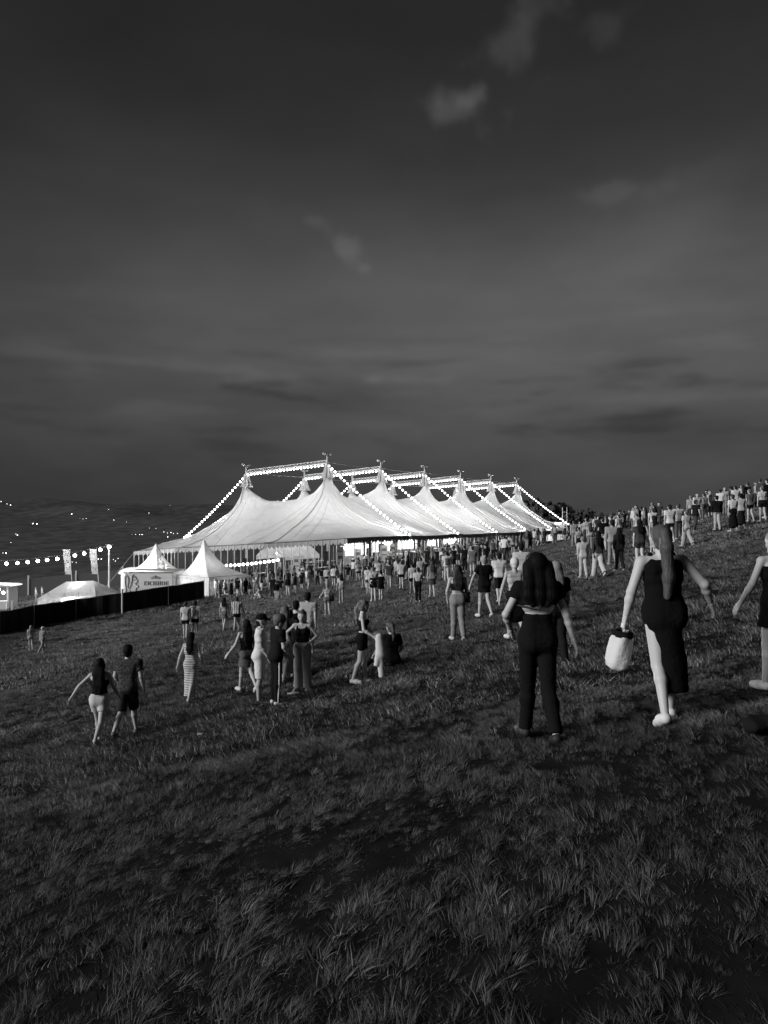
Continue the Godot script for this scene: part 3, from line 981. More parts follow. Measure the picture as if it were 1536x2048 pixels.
	[8.85, 56.45, 1.66, -0.20, "m shirt:.02 trousers:.02 short:.02 walk:.1 shoes:.4", "broad man in black near the tent side"],
	[8.85, 53.70, 1.66, 0.30, "m tee:.02 trousers:.03 short:.02 walk:.2 fat:.015 shoes:.4", "stout man in black near the tent side"],
	[10.26, 58.85, 1.56, 0.00, "tee:.35 shorts:.04 long:.1 walk:.2 shoes:.4", "woman in a pale top near the tent side, above the white scarf"],
	[13.07, 70.60, 1.56, 0.30, "dress:.06 long:.02 shoes:.2 walk:.12 g:s", "first silhouette before the bright tent side, in a dark dress"],
	[13.27, 69.65, 1.56, -0.30, "tee:.05 trousers:.03 long:.02 shoes:.2 walk:.12 g:s", "second silhouette before the bright tent side, in dark trousers"],
	[13.76, 69.25, 1.56, 1.20, "shirt:.08 shorts:.03 long:.02 shoes:.2 walk:.12 g:s", "third silhouette before the bright tent side, in a loose jacket"],
	[14.14, 67.95, 1.56, -0.80, "tee:.07 skirt:.04 long:.02 shoes:.2 walk:.12 g:s", "fourth silhouette before the bright tent side, in a short skirt"],
	[15.64, 72.10, 1.61, 0.50, "shirt:.06 trousers:.05 long:.05 shoes:.2 walk:.12 g:s", "fifth silhouette before the bright tent side, in a long coat"],
	[17.05, 74.20, 1.66, 2.80, "m tee:.3 trousers:.06 short:.02 shoes:.2 walk:.12 g:s", "last silhouette before the bright tent side, facing the meadow"],
	[12.99, 50.60, 1.74, 0.00, "m tee:.3 trousers:.25 short:.03 walk:.2 shoes:.4", "man in a grey tee and pale trousers past the tent's far end"],
	[10.95, 41.55, 1.56, 0.10, "tank:.25 shorts:.015 short:.03 walk:.2 shoes:.4", "person with bare arms behind the pale child-like figure"],
	[7.41, 27.55, 1.56, 0.00, "tee:.46 trousers:.42 short:.15 walk:.15 shoes:.4", "figure in a pale tee and pale trousers, nearest of the uphill walkers"],
	[12.29, 44.15, 1.56, -0.20, "tee:.35 trousers:.2 long:.05 walk:.2 shoes:.4", "person in grey between the pale walkers uphill"],
	[7.62, 26.35, 1.66, 0.10, "shirt:.05 wide:.5 long:.012 hl:.25 walk:.3 shoes:.4", "woman with long black hair, dark jacket and white trousers"],
	[11.85, 40.05, 1.79, 0.00, "m tee:.012 shorts:.55 short:.03 walk:.15 shoes:.4", "man in a black tee and white shorts"],
	[9.77, 31.70, 1.92, -0.10, "m shirt:.3 trousers:.25 short:.02 walk:.2 shoes:.4", "tall man in a pale grey jacket looking sideways"],
	[8.48, 26.70, 1.56, 0.05, "shirt:.03 trousers:.03 long:.012 hl:.28 walk:.15 shoes:.4", "woman with long dark hair in a dark jumpsuit"],
	[9.15, 26.50, 1.70, 0.00, "tee:.055 shorts:.04 long:.015 hl:.2 walk:.12 shoes:.6 skin:.5 fat:.01 shoes:.4", "woman in a wide dark tee with bare pale legs"],
	[11.13, 30.50, 1.65, 0.10, "crop:.3 skirt:.05 long:.02 hl:.25 walk:.2 shoes:.4", "woman with long dark hair, pale crop top and dark skirt"],
	[16.63, 58.05, 1.80, 0.20, "m tee:.6 trousers:.03 short:.03 walk:.2 shoes:.4", "person in a white tee at the top of the far uphill row"],
	[18.30, 60.45, 1.67, -0.30, "m tee:.6 trousers:.1 short:.03 walk:.1 shoes:.4", "person in a white hooded top on the far uphill row"],
	[17.68, 55.90, 1.62, 0.20, "tee:.5 trousers:.05 short:.02 walk:.1 shoes:.4", "person in a pale tee beside the all black figure uphill"],
	[22.54, 69.50, 1.92, 0.00, "m shirt:.012 trousers:.012 short:.012 walk:.1 shoes:.4", "all black figure standing on the far uphill row"],
	[14.44, 42.25, 1.56, 0.20, "tee:.55 trousers:.04 short:.04 walk:.1 shoes:.4", "person in a white top above the wide dark tee"],
	[17.61, 50.60, 1.66, -0.60, "m tee:.015 trousers:.02 short:.015 walk:.1 shoes:.4", "man in black just above the woman with bare pale legs"],
	[14.61, 40.20, 1.66, 0.00, "m tee:.6 trousers:.05 short:.05 walk:.15 shoes:.4", "man in a white tee bending above the dark skirt"],
	[13.60, 35.20, 1.81, 0.05, "m tee:.6 shorts:.02 short:.02 walk:.15 shoes:.4", "man in a white tee with a dark print and a sling strap"],
	[14.21, 35.70, 1.71, -0.10, "m tee:.55 trousers:.1 short:.05 walk:.15 shoes:.4", "man in a pale printed tee right of the sling strap man"],
	[12.84, 31.40, 1.56, 0.20, "tee:.5 wide:.45 bun:.1 walk:.25 shoes:.4", "woman in a pale tee and loose white trousers with a dark bag strap"],
	[16.10, 38.25, 1.66, -1.20, "m tee:.013 trousers:.05 short:.03 shoes:.4 walk:.1 g:h", "man in a black tee sitting sideways on the slope"],
	[19.08, 46.00, 1.66, 0.00, "m tee:.3 pat:stripeh trousers:.05 short:.15 shoes:.4 walk:.1 g:h", "person in a striped tee standing behind the uphill group"],
	[19.92, 46.00, 1.66, 0.10, "m tank:.62 trousers:.2 short:.03 shoes:.4 walk:.1 g:h", "man in a white sleeveless shirt on the crest"],
	[21.11, 48.00, 1.72, -2.40, "m tee:.45 trousers:.03 short:.2 shoes:.4 walk:.1 g:h", "man in a pale tee facing down from the crest"],
	[21.37, 47.00, 1.66, -0.50, "m tee:.6 trousers:.03 short:.02 shoes:.4 walk:.1 g:h", "man in a white tee leaning to a friend on the crest"],
	[22.12, 48.00, 1.75, 2.60, "tee:.3 trousers:.2 bun:.3 shoes:.4 walk:.1 g:h", "fair person facing the man in the white tee on the crest"],
	[22.54, 48.00, 1.69, 0.30, "m tee:.12 trousers:.06 bushy:.02 shoes:.4 walk:.1 g:h", "dark haired person in grey on the crest"],
	[16.13, 35.85, 1.66, -0.10, "m shirt:.012 trousers:.4 short:.012 shoes:.4 walk:.1 g:h", "man in a black hooded top and pale trousers"],
	[15.40, 32.65, 1.63, 0.05, "croptee:.6 longskirt:.010 short:.03 shoes:.4 walk:.1 g:h", "woman in a white top and long black skirt"],
	[16.14, 33.45, 1.56, -0.10, "tee:.4 longskirt:.014 bushy:.012 shoes:.4 walk:.1 g:h", "woman with dark bushy hair and a black skirt beside the white top"],
	[17.90, 36.20, 1.59, 0.20, "tee:.15 shorts:.02 short:.1 shoes:.4 walk:.1 g:h", "person in a grey top and dark shorts near the right edge"],
	[17.21, 33.65, 1.61, -0.10, "tank:.4 shorts:.012 bun:.1 skin:.5 shoes:.4 walk:.1 g:h", "woman with bare pale arms, black shorts and pale legs on the crest"],
	[18.42, 35.45, 1.87, 0.20, "m shirt:.012 trousers:.02 short:.012 shoes:.4 walk:.1 g:h", "tall figure in black at the picture's edge on the crest"],
	[-40.39, 86.00, 1.66, 1.88, "m shirt:.6 trousers:.3 short:.1 walk:0 shoes:.4", "person in white sitting by the stalls, larger of the two"],
	[-40.61, 88.00, 1.56, 2.20, "tee:.6 trousers:.3 short:.1 walk:0 shoes:.4", "person in white by the stalls, smaller of the two"],
]
const I_CENTER := 0
const I_BAGWOMAN := 1
const I_BACKPACK := 12
const I_JACKET := 15
const I_HALTER := 17
const I_CAMISOLE := 51
const I_SQUAREBAG := 58
const I_WHITEPACK := 70
const CROWD_KINDS := [
	"m tee:.6 trousers:.05 short:.02 walk:.12 shoes:.3 skin:.36",
	"tee:.2 shorts:.1 long:.03 walk:.1 skin:.36",
	"m tee:.03 trousers:.04 short:.02 walk:.15 skin:.36",
	"dress:.03 long:.02 walk:.1 skin:.36",
	"tank:.3 trousers:.05 bun:.1 walk:.1 skin:.36",
	"m shirt:.55 trousers:.08 short:.03 walk:.05 skin:.36",
	"croptee:.6 skirt:.04 long:.05 walk:.1 skin:.36",
	"m tee:.12 knee:.2 cap:.02 walk:.1 skin:.36",
	"shirt:.05 wide:.2 long:.12 walk:.15 skin:.36",
	"m tee:.06 knee:.03 bushy:.05 walk:.05 la:-.4,-.7,-.3,.1,.3,-.9 skin:.36",
]
const CROWD := [
	[0, -9.5, -2.0, -19.0, 9.0, 34, "small figure in the throng under the big top's front edge", "crowd inside the big top"],
	[0, -2.0, 20.0, -19.0, 9.0, 44, "tiny figure deep inside the big top", "crowd inside the big top"],
	[0, 18.0, 45.0, -6.0, 10.0, 22, "tiny figure far along the big top's near side", "crowd inside the big top"],
	[1, 540.0, 720.0, 66.0, 74.0, 10, "small walker on the grass between the bar tent and the big top", "crowd before the big top"],
	[1, 770.0, 1010.0, 46.0, 70.0, 38, "small walker among the crowd heading for the big top's near side", "crowd before the big top"],
	[1, 1020.0, 1140.0, 62.0, 80.0, 12, "small figure in the crowd by the big top's far end", "crowd before the big top"],
	[1, 1150.0, 1330.0, 44.0, 64.0, 26, "small figure in the far row climbing the slope", "crowd on the slope"],
	[1, 1390.0, 1530.0, 44.0, 52.0, 9, "small figure standing on the skyline among the crest crowd", "crowd on the crest"],
]
const LITTER := [["bottle", -1.65, 14.40, "clear bottle lying in the grass before the two boys", 0.3], ["drink_cup", -0.77, 15.35, "white cup tipped over behind the bike shorts woman", 0.6], ["paper_scrap", -8.40, 44.40, "white paper scrap near the striped shirt", 0.2], ["paper_scrap", -6.07, 24.75, "white scrap beside the striped dress", 0.9], ["drink_cup", -3.86, 55.95, "white cup on the grass before the tent corner", 0.3], ["paper_scrap", 0.26, 47.80, "bright scrap at the feet of the bag pair", 0.5], ["paper_scrap", -8.85, 58.75, "bright scrap near the sitting person", 0.7], ["drink_cup", 0.02, 15.60, "upright cup beside the woman sitting on the grass", 0.4], ["paper_scrap", -2.86, 11.55, "tiny bright scrap in the lower meadow", 0.3], ["paper_scrap", -6.41, 19.25, "tiny pale scrap beside the patterned shirt", 0.8]]



# ---------------------------------------------------------------- the scene
func _ready():
	rng.seed = 7
	lump.seed = 3
	lump.frequency = 0.35
	lump.fractal_octaves = 2
	make_camera_and_light()
	make_textures()
	hg.resize(161 * 191)
	for j in 191:
		for i in 161:
			hg[j * 161 + i] = tps(i - 80.0, j - 10.0)
	print("height grid ", Time.get_ticks_msec())
	make_ground()
	make_hills()
	make_big_top()
	print("tent ", Time.get_ticks_msec())
	make_left_side()
	make_tent_inside()
	make_right_far()
	make_people()
	print("people ", Time.get_ticks_msec())
	make_small_things()
	make_grass()
	print("grass ", Time.get_ticks_msec())

func make_camera_and_light():
	var cam := Camera3D.new()
	cam.name = "camera"
	cam.fov = 69.36
	cam.near = 0.05
	cam.far = 9000.0
	cam.position = Vector3(0, CAM_Y, 0)
	cam.rotation_degrees = Vector3(0.62, 0, 0)
	add_child(cam)
	cam.current = true
	var sun := DirectionalLight3D.new()
	sun.name = "sun"
	sun.light_energy = SUN_E
	sun.light_angular_distance = SUN_SIZE
	sun.shadow_enabled = true
	add_child(sun)
	sun.look_at_from_position(SUN_FROM, Vector3.ZERO)
	var env := Environment.new()
	env.background_mode = Environment.BG_SKY
	env.tonemap_mode = Environment.TONE_MAPPER_LINEAR
	env.tonemap_exposure = EXPO
	env.sdfgi_enabled = true
	env.ssao_enabled = true
	env.ssil_enabled = true
	if FOG > 0.0:
		env.fog_enabled = true
		env.fog_density = FOG
		env.fog_light_color = Color(0.8, 0.8, 0.8)
	var sky := Sky.new()
	var pm := PanoramaSkyMaterial.new()
	pm.panorama = ImageTexture.create_from_image(sky_image())
	sky.sky_material = pm
	env.sky = sky
	var we := WorldEnvironment.new()
	we.name = "world"
	we.environment = env
	add_child(we)

const EXPO := 2.2
const SUN_E := 0.5
const SUN_SIZE := 26.0
const SUN_FROM := Vector3(-8.6, 3.5, 4.0)
const FOG := 0.0

func puff(az: float, el: float, a0: float, e0: float, wa: float, we: float, q: float) -> float:
	var x := (az - a0) / wa
	var y := (el - e0) / we
	var r := x * x + y * y
	return 0.0 if r > 5.0 else smoothstep(0.15, 1.1, exp(-r) + q * 0.9)

func sky_image() -> Image:
	var w := 1536
	var h := 768
	var n := FastNoiseLite.new()
	n.seed = 4
	n.frequency = 1.0
	n.fractal_octaves = 5
	n.fractal_gain = 0.55
	var data := PackedFloat32Array()
	data.resize(w * h * 3)
	for j in h:
		var el := 90.0 - 180.0 * (j + 0.5) / h
		var e := maxf(el, 0.0)
		var ce := cos(deg_to_rad(e))
		var y := sin(deg_to_rad(e))
		for i in w:
			var az := 360.0 * (i + 0.5) / w
			if az > 180.0:
				az -= 360.0
			var c := 0.05
			if el > -2.0:
				var ra := deg_to_rad(az)
				var d := Vector3(sin(ra) * ce, y, -cos(ra) * ce)
				# the last twilight: brightest a little above the horizon, ahead and to the right
				var toward := 0.5 + 0.5 * cos(ra - deg_to_rad(12.0))
				toward = toward * toward
				c = 0.0155 + 0.082 * exp(-pow((e - 13.0) / (11.0 if e > 13.0 else 12.0), 2.0)) * (0.22 + 0.78 * pow(toward, 5.0)) + 0.012 * toward * exp(-e / 40.0)
				var p := Vector3(d.x * 2.4, d.y * 7.0, d.z * 2.4) / (0.25 + d.y)
				var q := n.get_noise_3d(p.x, p.y * 0.5, p.z)
				var wide := n.get_noise_3d(d.x * 1.5 + 9.0, d.y * 4.5, d.z * 1.5)
				# thin veils, streaks low down
				c *= 1.0 + 0.26 * wide + 0.13 * q
				var low := n.get_noise_3d(d.x * 3.0 + 3.0, d.y * 26.0, d.z * 3.0)
				c *= 1.0 - 0.42 * smoothstep(0.05, 0.45, low) * exp(-pow((e - 9.0) / 4.0, 2.0))
				c *= 1.0 - 0.24 * exp(-pow((e - 9.3) / 1.5, 2.0) - pow((az + 5.0 + 3.0 * q) / 9.0, 2.0)) - 0.2 * exp(-pow((e - 6.5) / 1.3, 2.0) - pow((az - 20.0) / 8.0, 2.0))
				c += 0.018 * smoothstep(0.12, 0.5, -low) * exp(-pow((e - 10.5) / 4.5, 2.0))
				# small lit cloud tufts
				var f := n.get_noise_3d(d.x * 16.0, d.y * 16.0, d.z * 16.0)
				c += 0.036 * puff(az, e, 5.4, 28.9, 2.1, 1.2, f) + 0.028 * puff(az, e, 6.5, 29.7, 1.2, 0.6, f)
				c += 0.024 * puff(az, e, 10.2, 32.3, 2.0, 2.0, f) + 0.016 * puff(az, e, 12.0, 34.8, 1.6, 1.4, f) + 0.014 * puff(az, e, 16.5, 32.5, 1.6, 1.2, f)
				c += 0.034 * puff(az, e, -2.9, 20.3, 1.2, 0.8, f) + 0.026 * puff(az, e, -1.5, 18.8, 0.6, 0.35, f) + 0.022 * puff(az, e, -5.6, 22.0, 0.9, 0.5, f)
				c += 0.034 * puff(az, e, -0.7, 10.7, 0.9, 0.35, f) + 0.016 * puff(az, e, -9.0, 10.6, 4.2, 0.6, f)
				c += 0.018 * puff(az, e, 17.5, 23.0, 3.6, 0.7, f) + 0.020 * puff(az, e, 22.0, 21.0, 4.5, 3.0, wide + 0.2)
			c /= EXPO
			var k := (j * w + i) * 3
			data[k] = c
			data[k + 1] = c * 0.985
			data[k + 2] = c * 1.01
	return Image.create_from_data(w, h, false, Image.FORMAT_RGBF, data.to_byte_array())

func steps(marks: Array) -> PackedFloat32Array:   # [[from, to, step], ...]
	var o := PackedFloat32Array()
	for m in marks:
		var x: float = m[0]
		while x < m[1] - 1e-4:
			o.append(x)
			x += m[2]
	o.append(marks[-1][1])
	return o

func sheet(called: String, xs: PackedFloat32Array, ds: PackedFloat32Array, f: Callable, m: Material, parent: Node) -> MeshInstance3D:
	var v := PackedVector3Array()
	var ix := PackedInt32Array()
	var nx := xs.size()
	for j in ds.size():
		for i in nx:
			v.append(Vector3(xs[i], f.call(xs[i], ds[j]), -ds[j]))
	for j in ds.size() - 1:
		for i in nx - 1:
			var k := j * nx + i
			ix.append_array([k, k + nx, k + nx + 1, k, k + nx + 1, k + 1])
	return part(called, arrays_mesh(v, normals_of(v, ix), ix), m, parent)

func normals_of(v: PackedVector3Array, ix: PackedInt32Array) -> PackedVector3Array:
	var n := PackedVector3Array()
	n.resize(v.size())
	for t in range(0, ix.size(), 3):
		var a := ix[t]
		var b := ix[t + 1]
		var c := ix[t + 2]
		var f := (v[c] - v[a]).cross(v[b] - v[a])
		n[a] += f
		n[b] += f
		n[c] += f
	for i in n.size():
		n[i] = n[i].normalized()
	return n

func arrays_mesh(v: PackedVector3Array, n: PackedVector3Array, ix: PackedInt32Array) -> ArrayMesh:
	var a := []
	a.resize(Mesh.ARRAY_MAX)
	a[Mesh.ARRAY_VERTEX] = v
	if n.size():
		a[Mesh.ARRAY_NORMAL] = n
	a[Mesh.ARRAY_INDEX] = ix
	var m := ArrayMesh.new()
	m.add_surface_from_arrays(Mesh.PRIMITIVE_TRIANGLES, a)
	return m

func make_ground():
	var m := StandardMaterial3D.new()
	m.albedo_texture = tex["soil"]
	m.uv1_triplanar = true
	m.uv1_world_triplanar = true
	m.uv1_scale = Vector3(0.21, 0.21, 0.21)
	m.roughness = 1.0
	m.metallic_specular = 0.0
	var xs := steps([[-900, -300, 60], [-300, -80, 14], [-80, -25, 1], [-25, 25, 0.5], [25, 80, 1], [80, 300, 14], [300, 900, 60]])
	var ds := steps([[-60, -6, 6], [-6, 40, 0.5], [40, 180, 1], [180, 400, 12], [400, 1000, 60]])
	var o := sheet("ground", xs, ds, func(x, d): return ground(x, d) - 0.02, m, self)
	tag(o, "dark soil of the sloping meadow", "", "", "structure")

func hill_height(x: float, d: float) -> float:
	var n := lump.get_noise_2d(x * 0.004 + 7.0, d * 0.004)
	var n2 := lump.get_noise_2d(x * 0.015 + 70.0, d * 0.015)
	var t := smoothstep(700.0, 3600.0, d)
	var crest := 92.0 - 0.030 * (x + 1900.0) + 34.0 * n
	return CAM_Y - 120.0 + t * (120.0 + crest) + 9.0 * n2

func make_hills():
	var m := StandardMaterial3D.new()
	m.albedo_texture = tex["field"]
	m.uv1_triplanar = true
	m.uv1_world_triplanar = true
	m.uv1_scale = Vector3(0.0022, 0.0022, 0.0022)
	m.metallic_specular = 0.0
	m.roughness = 1.0
	var o := sheet("hills", steps([[-5200, 5200, 100]]), steps([[420, 5200, 90]]), hill_height, m, self)
	tag(o, "dark hills across the valley", "", "", "structure")
	# the lamps of houses and roads over there
	var lamp := SphereMesh.new()
	lamp.radius = 1.0
	lamp.height = 2.0
	lamp.radial_segments = 8
	lamp.rings = 4
	for q in FAR_LAMPS:
		var u: float = (q[0] - 768.0) / 1480.0
		var v: float = (1040.0 - q[1]) / 1480.0
		var d := 900.0
		while d < 3900.0 and hill_height(u * d, d) - CAM_Y < v * d:
			d += 15.0
		if d >= 3900.0:
			d = 3400.0
		var p := W(u * d, d - 25.0, v * (d - 25.0))
		var t := thing("distant_lamp", p, q[3], "lamp", "lamps on the far hillside")
		var b := part("lamp_globe", lamp, glow(q[2]), t)
		b.scale = Vector3.ONE * d * (0.00026 + 0.00002 * float(q[2]))
		var st := ST()
		tube(st, [Vector3.ZERO, Vector3(0, hill_height(p.x, -p.z) - p.y - 2.0, 0)], 0.5, 5)
		done(st, "lamp_post", mat(0.05), t)

const FAR_LAMPS := [[8.0, 1003.0, 6.0, "tiny lamp high on the far hillside"],
	[20.0, 1008.0, 8.0, "tiny lamp high on the far hillside"],
	[27.0, 1010.0, 10.0, "tiny lamp high on the far hillside"],
	[38.0, 1006.0, 6.0, "tiny lamp high on the far hillside"],
	[50.0, 1007.0, 10.0, "tiny lamp high on the far hillside"],
	[149.0, 1028.0, 12.0, "tiny lamp high on the far hillside"],
	[73.0, 1047.0, 10.0, "tiny lamp half way up the far hillside"],
	[81.0, 1048.0, 12.0, "tiny lamp half way up the far hillside"],
	[110.0, 1049.0, 3.0, "tiny lamp half way up the far hillside"],
	[166.0, 1037.0, 4.0, "tiny lamp half way up the far hillside"],
	[172.0, 1038.0, 3.0, "tiny lamp half way up the far hillside"],
	[178.0, 1037.0, 3.0, "tiny lamp half way up the far hillside"],
	[44.0, 1070.0, 10.0, "tiny lamp low on the far hillside"],
	[41.0, 1068.0, 4.0, "tiny lamp low on the far hillside"],
	[32.0, 1085.0, 4.0, "tiny lamp low on the far hillside"],
	[233.0, 1040.0, 5.0, "tiny lamp half way up the far hillside"],
	[222.0, 1019.0, 3.0, "tiny lamp high on the far hillside"],
	[258.0, 1044.0, 6.0, "tiny lamp half way up the far hillside"],
	[302.0, 1026.0, 4.0, "tiny lamp high on the far hillside"],
	[305.0, 1010.0, 3.0, "tiny lamp high on the far hillside"],
	[343.0, 1011.0, 8.0, "tiny lamp high on the far hillside"],
	[341.0, 1074.0, 8.0, "tiny lamp low on the far hillside"],
	[347.0, 1065.0, 7.0, "tiny lamp low on the far hillside"],
	[352.0, 1067.0, 5.0, "tiny lamp low on the far hillside"],
	[333.0, 1064.0, 5.0, "tiny lamp low on the far hillside"],
	[360.0, 1067.0, 4.0, "tiny lamp low on the far hillside"],
	[340.0, 1066.0, 4.0, "tiny lamp low on the far hillside"],
	[277.0, 1069.0, 5.0, "tiny lamp low on the far hillside"],
	[285.0, 1069.0, 5.0, "tiny lamp low on the far hillside"],
	[290.0, 1069.0, 6.0, "tiny lamp low on the far hillside"],
	[270.0, 1069.0, 4.0, "tiny lamp low on the far hillside"],
	[317.0, 1057.0, 3.0, "tiny lamp low on the far hillside"],
	[24.0, 1106.0, 12.0, "tiny lamp on the valley floor beyond the stalls"],
	[18.0, 1106.0, 5.0, "tiny lamp on the valley floor beyond the stalls"],
	[304.0, 1056.0, 2.5, "tiny lamp low on the far hillside"],
	[245.0, 1117.0, 6.0, "tiny lamp on the valley floor beyond the stalls"],
	[240.0, 1122.0, 6.0, "tiny lamp on the valley floor beyond the stalls"],
	[236.0, 1119.0, 5.0, "tiny lamp on the valley floor beyond the stalls"],
	[163.0, 1125.0, 5.0, "tiny lamp on the valley floor beyond the stalls"],
	[155.0, 1124.0, 5.0, "tiny lamp on the valley floor beyond the stalls"],
	[149.0, 1126.0, 4.0, "tiny lamp on the valley floor beyond the stalls"],
	[200.0, 1117.0, 8.0, "tiny lamp on the valley floor beyond the stalls"],
	[206.0, 1118.0, 10.0, "tiny lamp on the valley floor beyond the stalls"],
	[212.0, 1118.0, 10.0, "tiny lamp on the valley floor beyond the stalls"]]

# ---------------------------------------------------------------- the big top
func tp(a: float, b: float) -> Vector2:       # tent axes -> (x, d); a along from R1, b across, 0 at the near mast row
	return TENT_A + TENT_D * a + TENT_P * b

func ins(s: float, first: float, count: int, gap: float, at_end: float) -> float:   # how far the hem is drawn in at s
	var last := first + gap * (count - 1)
	if s < first:
		return lerpf(0.0, at_end, clampf((first - s) / 10.0, 0, 1)) + 0.35 * sin(clampf((first - s) / 10.0, 0, 1) * PI)
	if s > last:
		return lerpf(0.0, at_end, clampf((s - last) / 10.0, 0, 1)) + 0.35 * sin(clampf((s - last) / 10.0, 0, 1) * PI)
	return 0.55 * absf(sin((s - first) / gap * PI))

func warp(a: float, b: float) -> Vector2:
	var a2 := a
	var b2 := b
	if b > 0.0:
		b2 = b * (1.0 - ins(a, 0.0, 6, STEP, 1.65) / 11.0)
	elif b < -ROW:
		b2 = -ROW + (b + ROW) * (1.0 - ins(a, 0.0, 6, STEP, 1.65) / 11.0)
	if a < 0.0:
		a2 = a * (1.0 - ins(b, -ROW, 2, ROW, 1.65) / 11.0)
	elif a > STEP * 5:
		a2 = STEP * 5 + (a - STEP * 5) * (1.0 - ins(b, -ROW, 2, ROW, 1.65) / 11.0)
	return tp(a2, b2)

func hem(a: float, b: float) -> float:        # height of the hem against the lens
	var t := clampf((b + 23.5) / 34.5, 0, 1)
	var front := lerpf(-3.75, -1.85, t)
	var back := lerpf(-3.2, -2.2, t)
	var s := clampf((a + 11.0) / 81.0, 0, 1)
	var h := lerpf(front, back, s)
	if b > 10.0:
		h = lerpf(-1.85, -1.75, clampf((a + 11.0) / 11.0, 0, 1)) - 0.12 * absf(sin(clampf(a, 0, 60) / STEP * PI))
	if b < -22.5:
		h = lerpf(-3.75, -2.5, clampf((a + 11.0) / 11.0, 0, 1))
	return h

func ridge(t: float) -> float:                # share of the drop left at t of the way from peak to hem
	return 0.75 * pow(1.0 - t, 1.6) + 0.25 * exp(-14.0 * t)

func mast_top(row: int) -> float:             # height of the lighting truss against the lens
	return 6.6 if row == 0 else 5.85

const NA := 139
const NB := 70
var canopy_h := PackedFloat32Array()

func solve_canopy():
	var ca := STEP / 20.0
	canopy_h.resize(NA * NB)
	var fixed := PackedByteArray()
	fixed.resize(NA * NB)
	for j in NB:
		for i in NA:
			var k := j * NA + i
			var a := (i - 19) * ca
			var b := -23.5 + j * 0.5
			canopy_h[k] = 0.0
			if i == 0 or j == 0 or i == NA - 1 or j == NB - 1:
				canopy_h[k] = hem(a, b)
				fixed[k] = 1
	var jr := 47
	var jl := 22
	for m in 6:
		var im := 19 + 20 * m
		for row in 2:
			var jm := jr if row == 0 else jl
			var top := mast_top(row) - 1.5
			# ridge out to the side anchor
			var jn := NB - 1 if row == 0 else 0
			var he := canopy_h[jn * NA + im]
			var len := absi(jn - jm)
			for s in len:
				var j := jm + s * signi(jn - jm)
				var k := j * NA + im
				canopy_h[k] = he + (top - he) * ridge(float(s) / len)
				fixed[k] = 1
			# ridge to the ends
			if m == 0 or m == 5:
				var ie := 0 if m == 0 else NA - 1
				var h2 := canopy_h[jm * NA + ie]
				var l2 := absi(ie - im)
				for s in l2:
					var k := jm * NA + im + s * signi(ie - im)
					canopy_h[k] = h2 + (top - h2) * ridge(float(s) / l2)
					fixed[k] = 1
			# saddle along the row
			if m < 5:
				for s in range(1, 20):
					var k := jm * NA + im + s
					var t := s / 20.0
					var fall := 2.3 * (1.0 - pow(absf(2.0 * t - 1.0), 2.4)) + 0.5 * (1.0 - pow(absf(2.0 * t - 1.0), 12.0))
					canopy_h[k] = top - fall
					fixed[k] = 1
			for q in [[0, 0], [1, 0], [-1, 0], [0, 1], [0, -1]]:
				var k: int = (jm + q[1]) * NA + im + q[0]
				canopy_h[k] = top - (0.0 if q[0] == 0 and q[1] == 0 else 0.35)
				fixed[k] = 1
		# saddle across
		for s in range(1, jr - jl):
			var t := float(s) / (jr - jl)
			var k := (jl + s) * NA + im
			var top := lerpf(mast_top(1), mast_top(0), t) - 1.5
			canopy_h[k] = top - 2.0 * (1.0 - pow(absf(2.0 * t - 1.0), 2.4)) - 0.5 * (1.0 - pow(absf(2.0 * t - 1.0), 12.0))
			fixed[k] = 1
	for it in 130:
		for j in range(1, NB - 1):
			var k := j * NA
			for i in range(1, NA - 1):
				k += 1
				if fixed[k] == 0:
					var c := canopy_h[k]
					canopy_h[k] = c + 1.75 * (0.25 * (canopy_h[k - 1] + canopy_h[k + 1] + canopy_h[k - NA] + canopy_h[k + NA]) - c)

func on_cloth(v: PackedVector3Array, fi: float, fj: float) -> Vector3:
	var i := clampi(int(fi), 0, NA - 2)
	var j := clampi(int(fj), 0, NB - 2)
	var u := clampf(fi - i, 0, 1)
	var w := clampf(fj - j, 0, 1)
	var k := j * NA + i
	return v[k].lerp(v[k + 1], u).lerp(v[k + NA].lerp(v[k + NA + 1], u), w) + Vector3(0, 0.012, 0)

func canopy_point(i: int, j: int) -> Vector3:
	var p := warp((i - 19) * STEP / 20.0, -23.5 + j * 0.5)
	return W(p.x, p.y, canopy_h[j * NA + i])

func local_bulbs(called: String, pts: Array, every: float, r: float, e: float, lamp_e: float, label: String, group: String, sag := 0.0) -> Node3D:
	# a cable with hanging bulbs; its own lamps sit inside some of the bulbs
	var t := thing(called, pts[0], label, "festoon lights", group)
	var st := ST()
	var loc := []
	var total := 0.0
	for i in pts.size() - 1:
		total += pts[i].distance_to(pts[i + 1])
	var n := int(total / every)
	var spots := []
	for k in n + 1:
		var s := (k + 0.5) * total / (n + 1)
		var i := 0
		while i < pts.size() - 2 and s > pts[i].distance_to(pts[i + 1]):
			s -= pts[i].distance_to(pts[i + 1])
			i += 1
		var p: Vector3 = pts[i].lerp(pts[i + 1], s / pts[i].distance_to(pts[i + 1])) - pts[0]
		spots.append(p - Vector3(0, r + 0.04, 0))
	for p in pts:
		loc.append(p - pts[0])
	tube(st, loc, 0.025, 5)
	done(st, "cable", mat(0.03), t)
	for k in spots.size():
		part("bulb", bulb_mesh, glow(e), t, spots[k]).scale = Vector3.ONE * (r / 0.1)
		if lamp_e > 0.0 and k % 5 == 2:
			omni(spots[k], lamp_e, r, t)
	return t

var bulb_mesh: SphereMesh

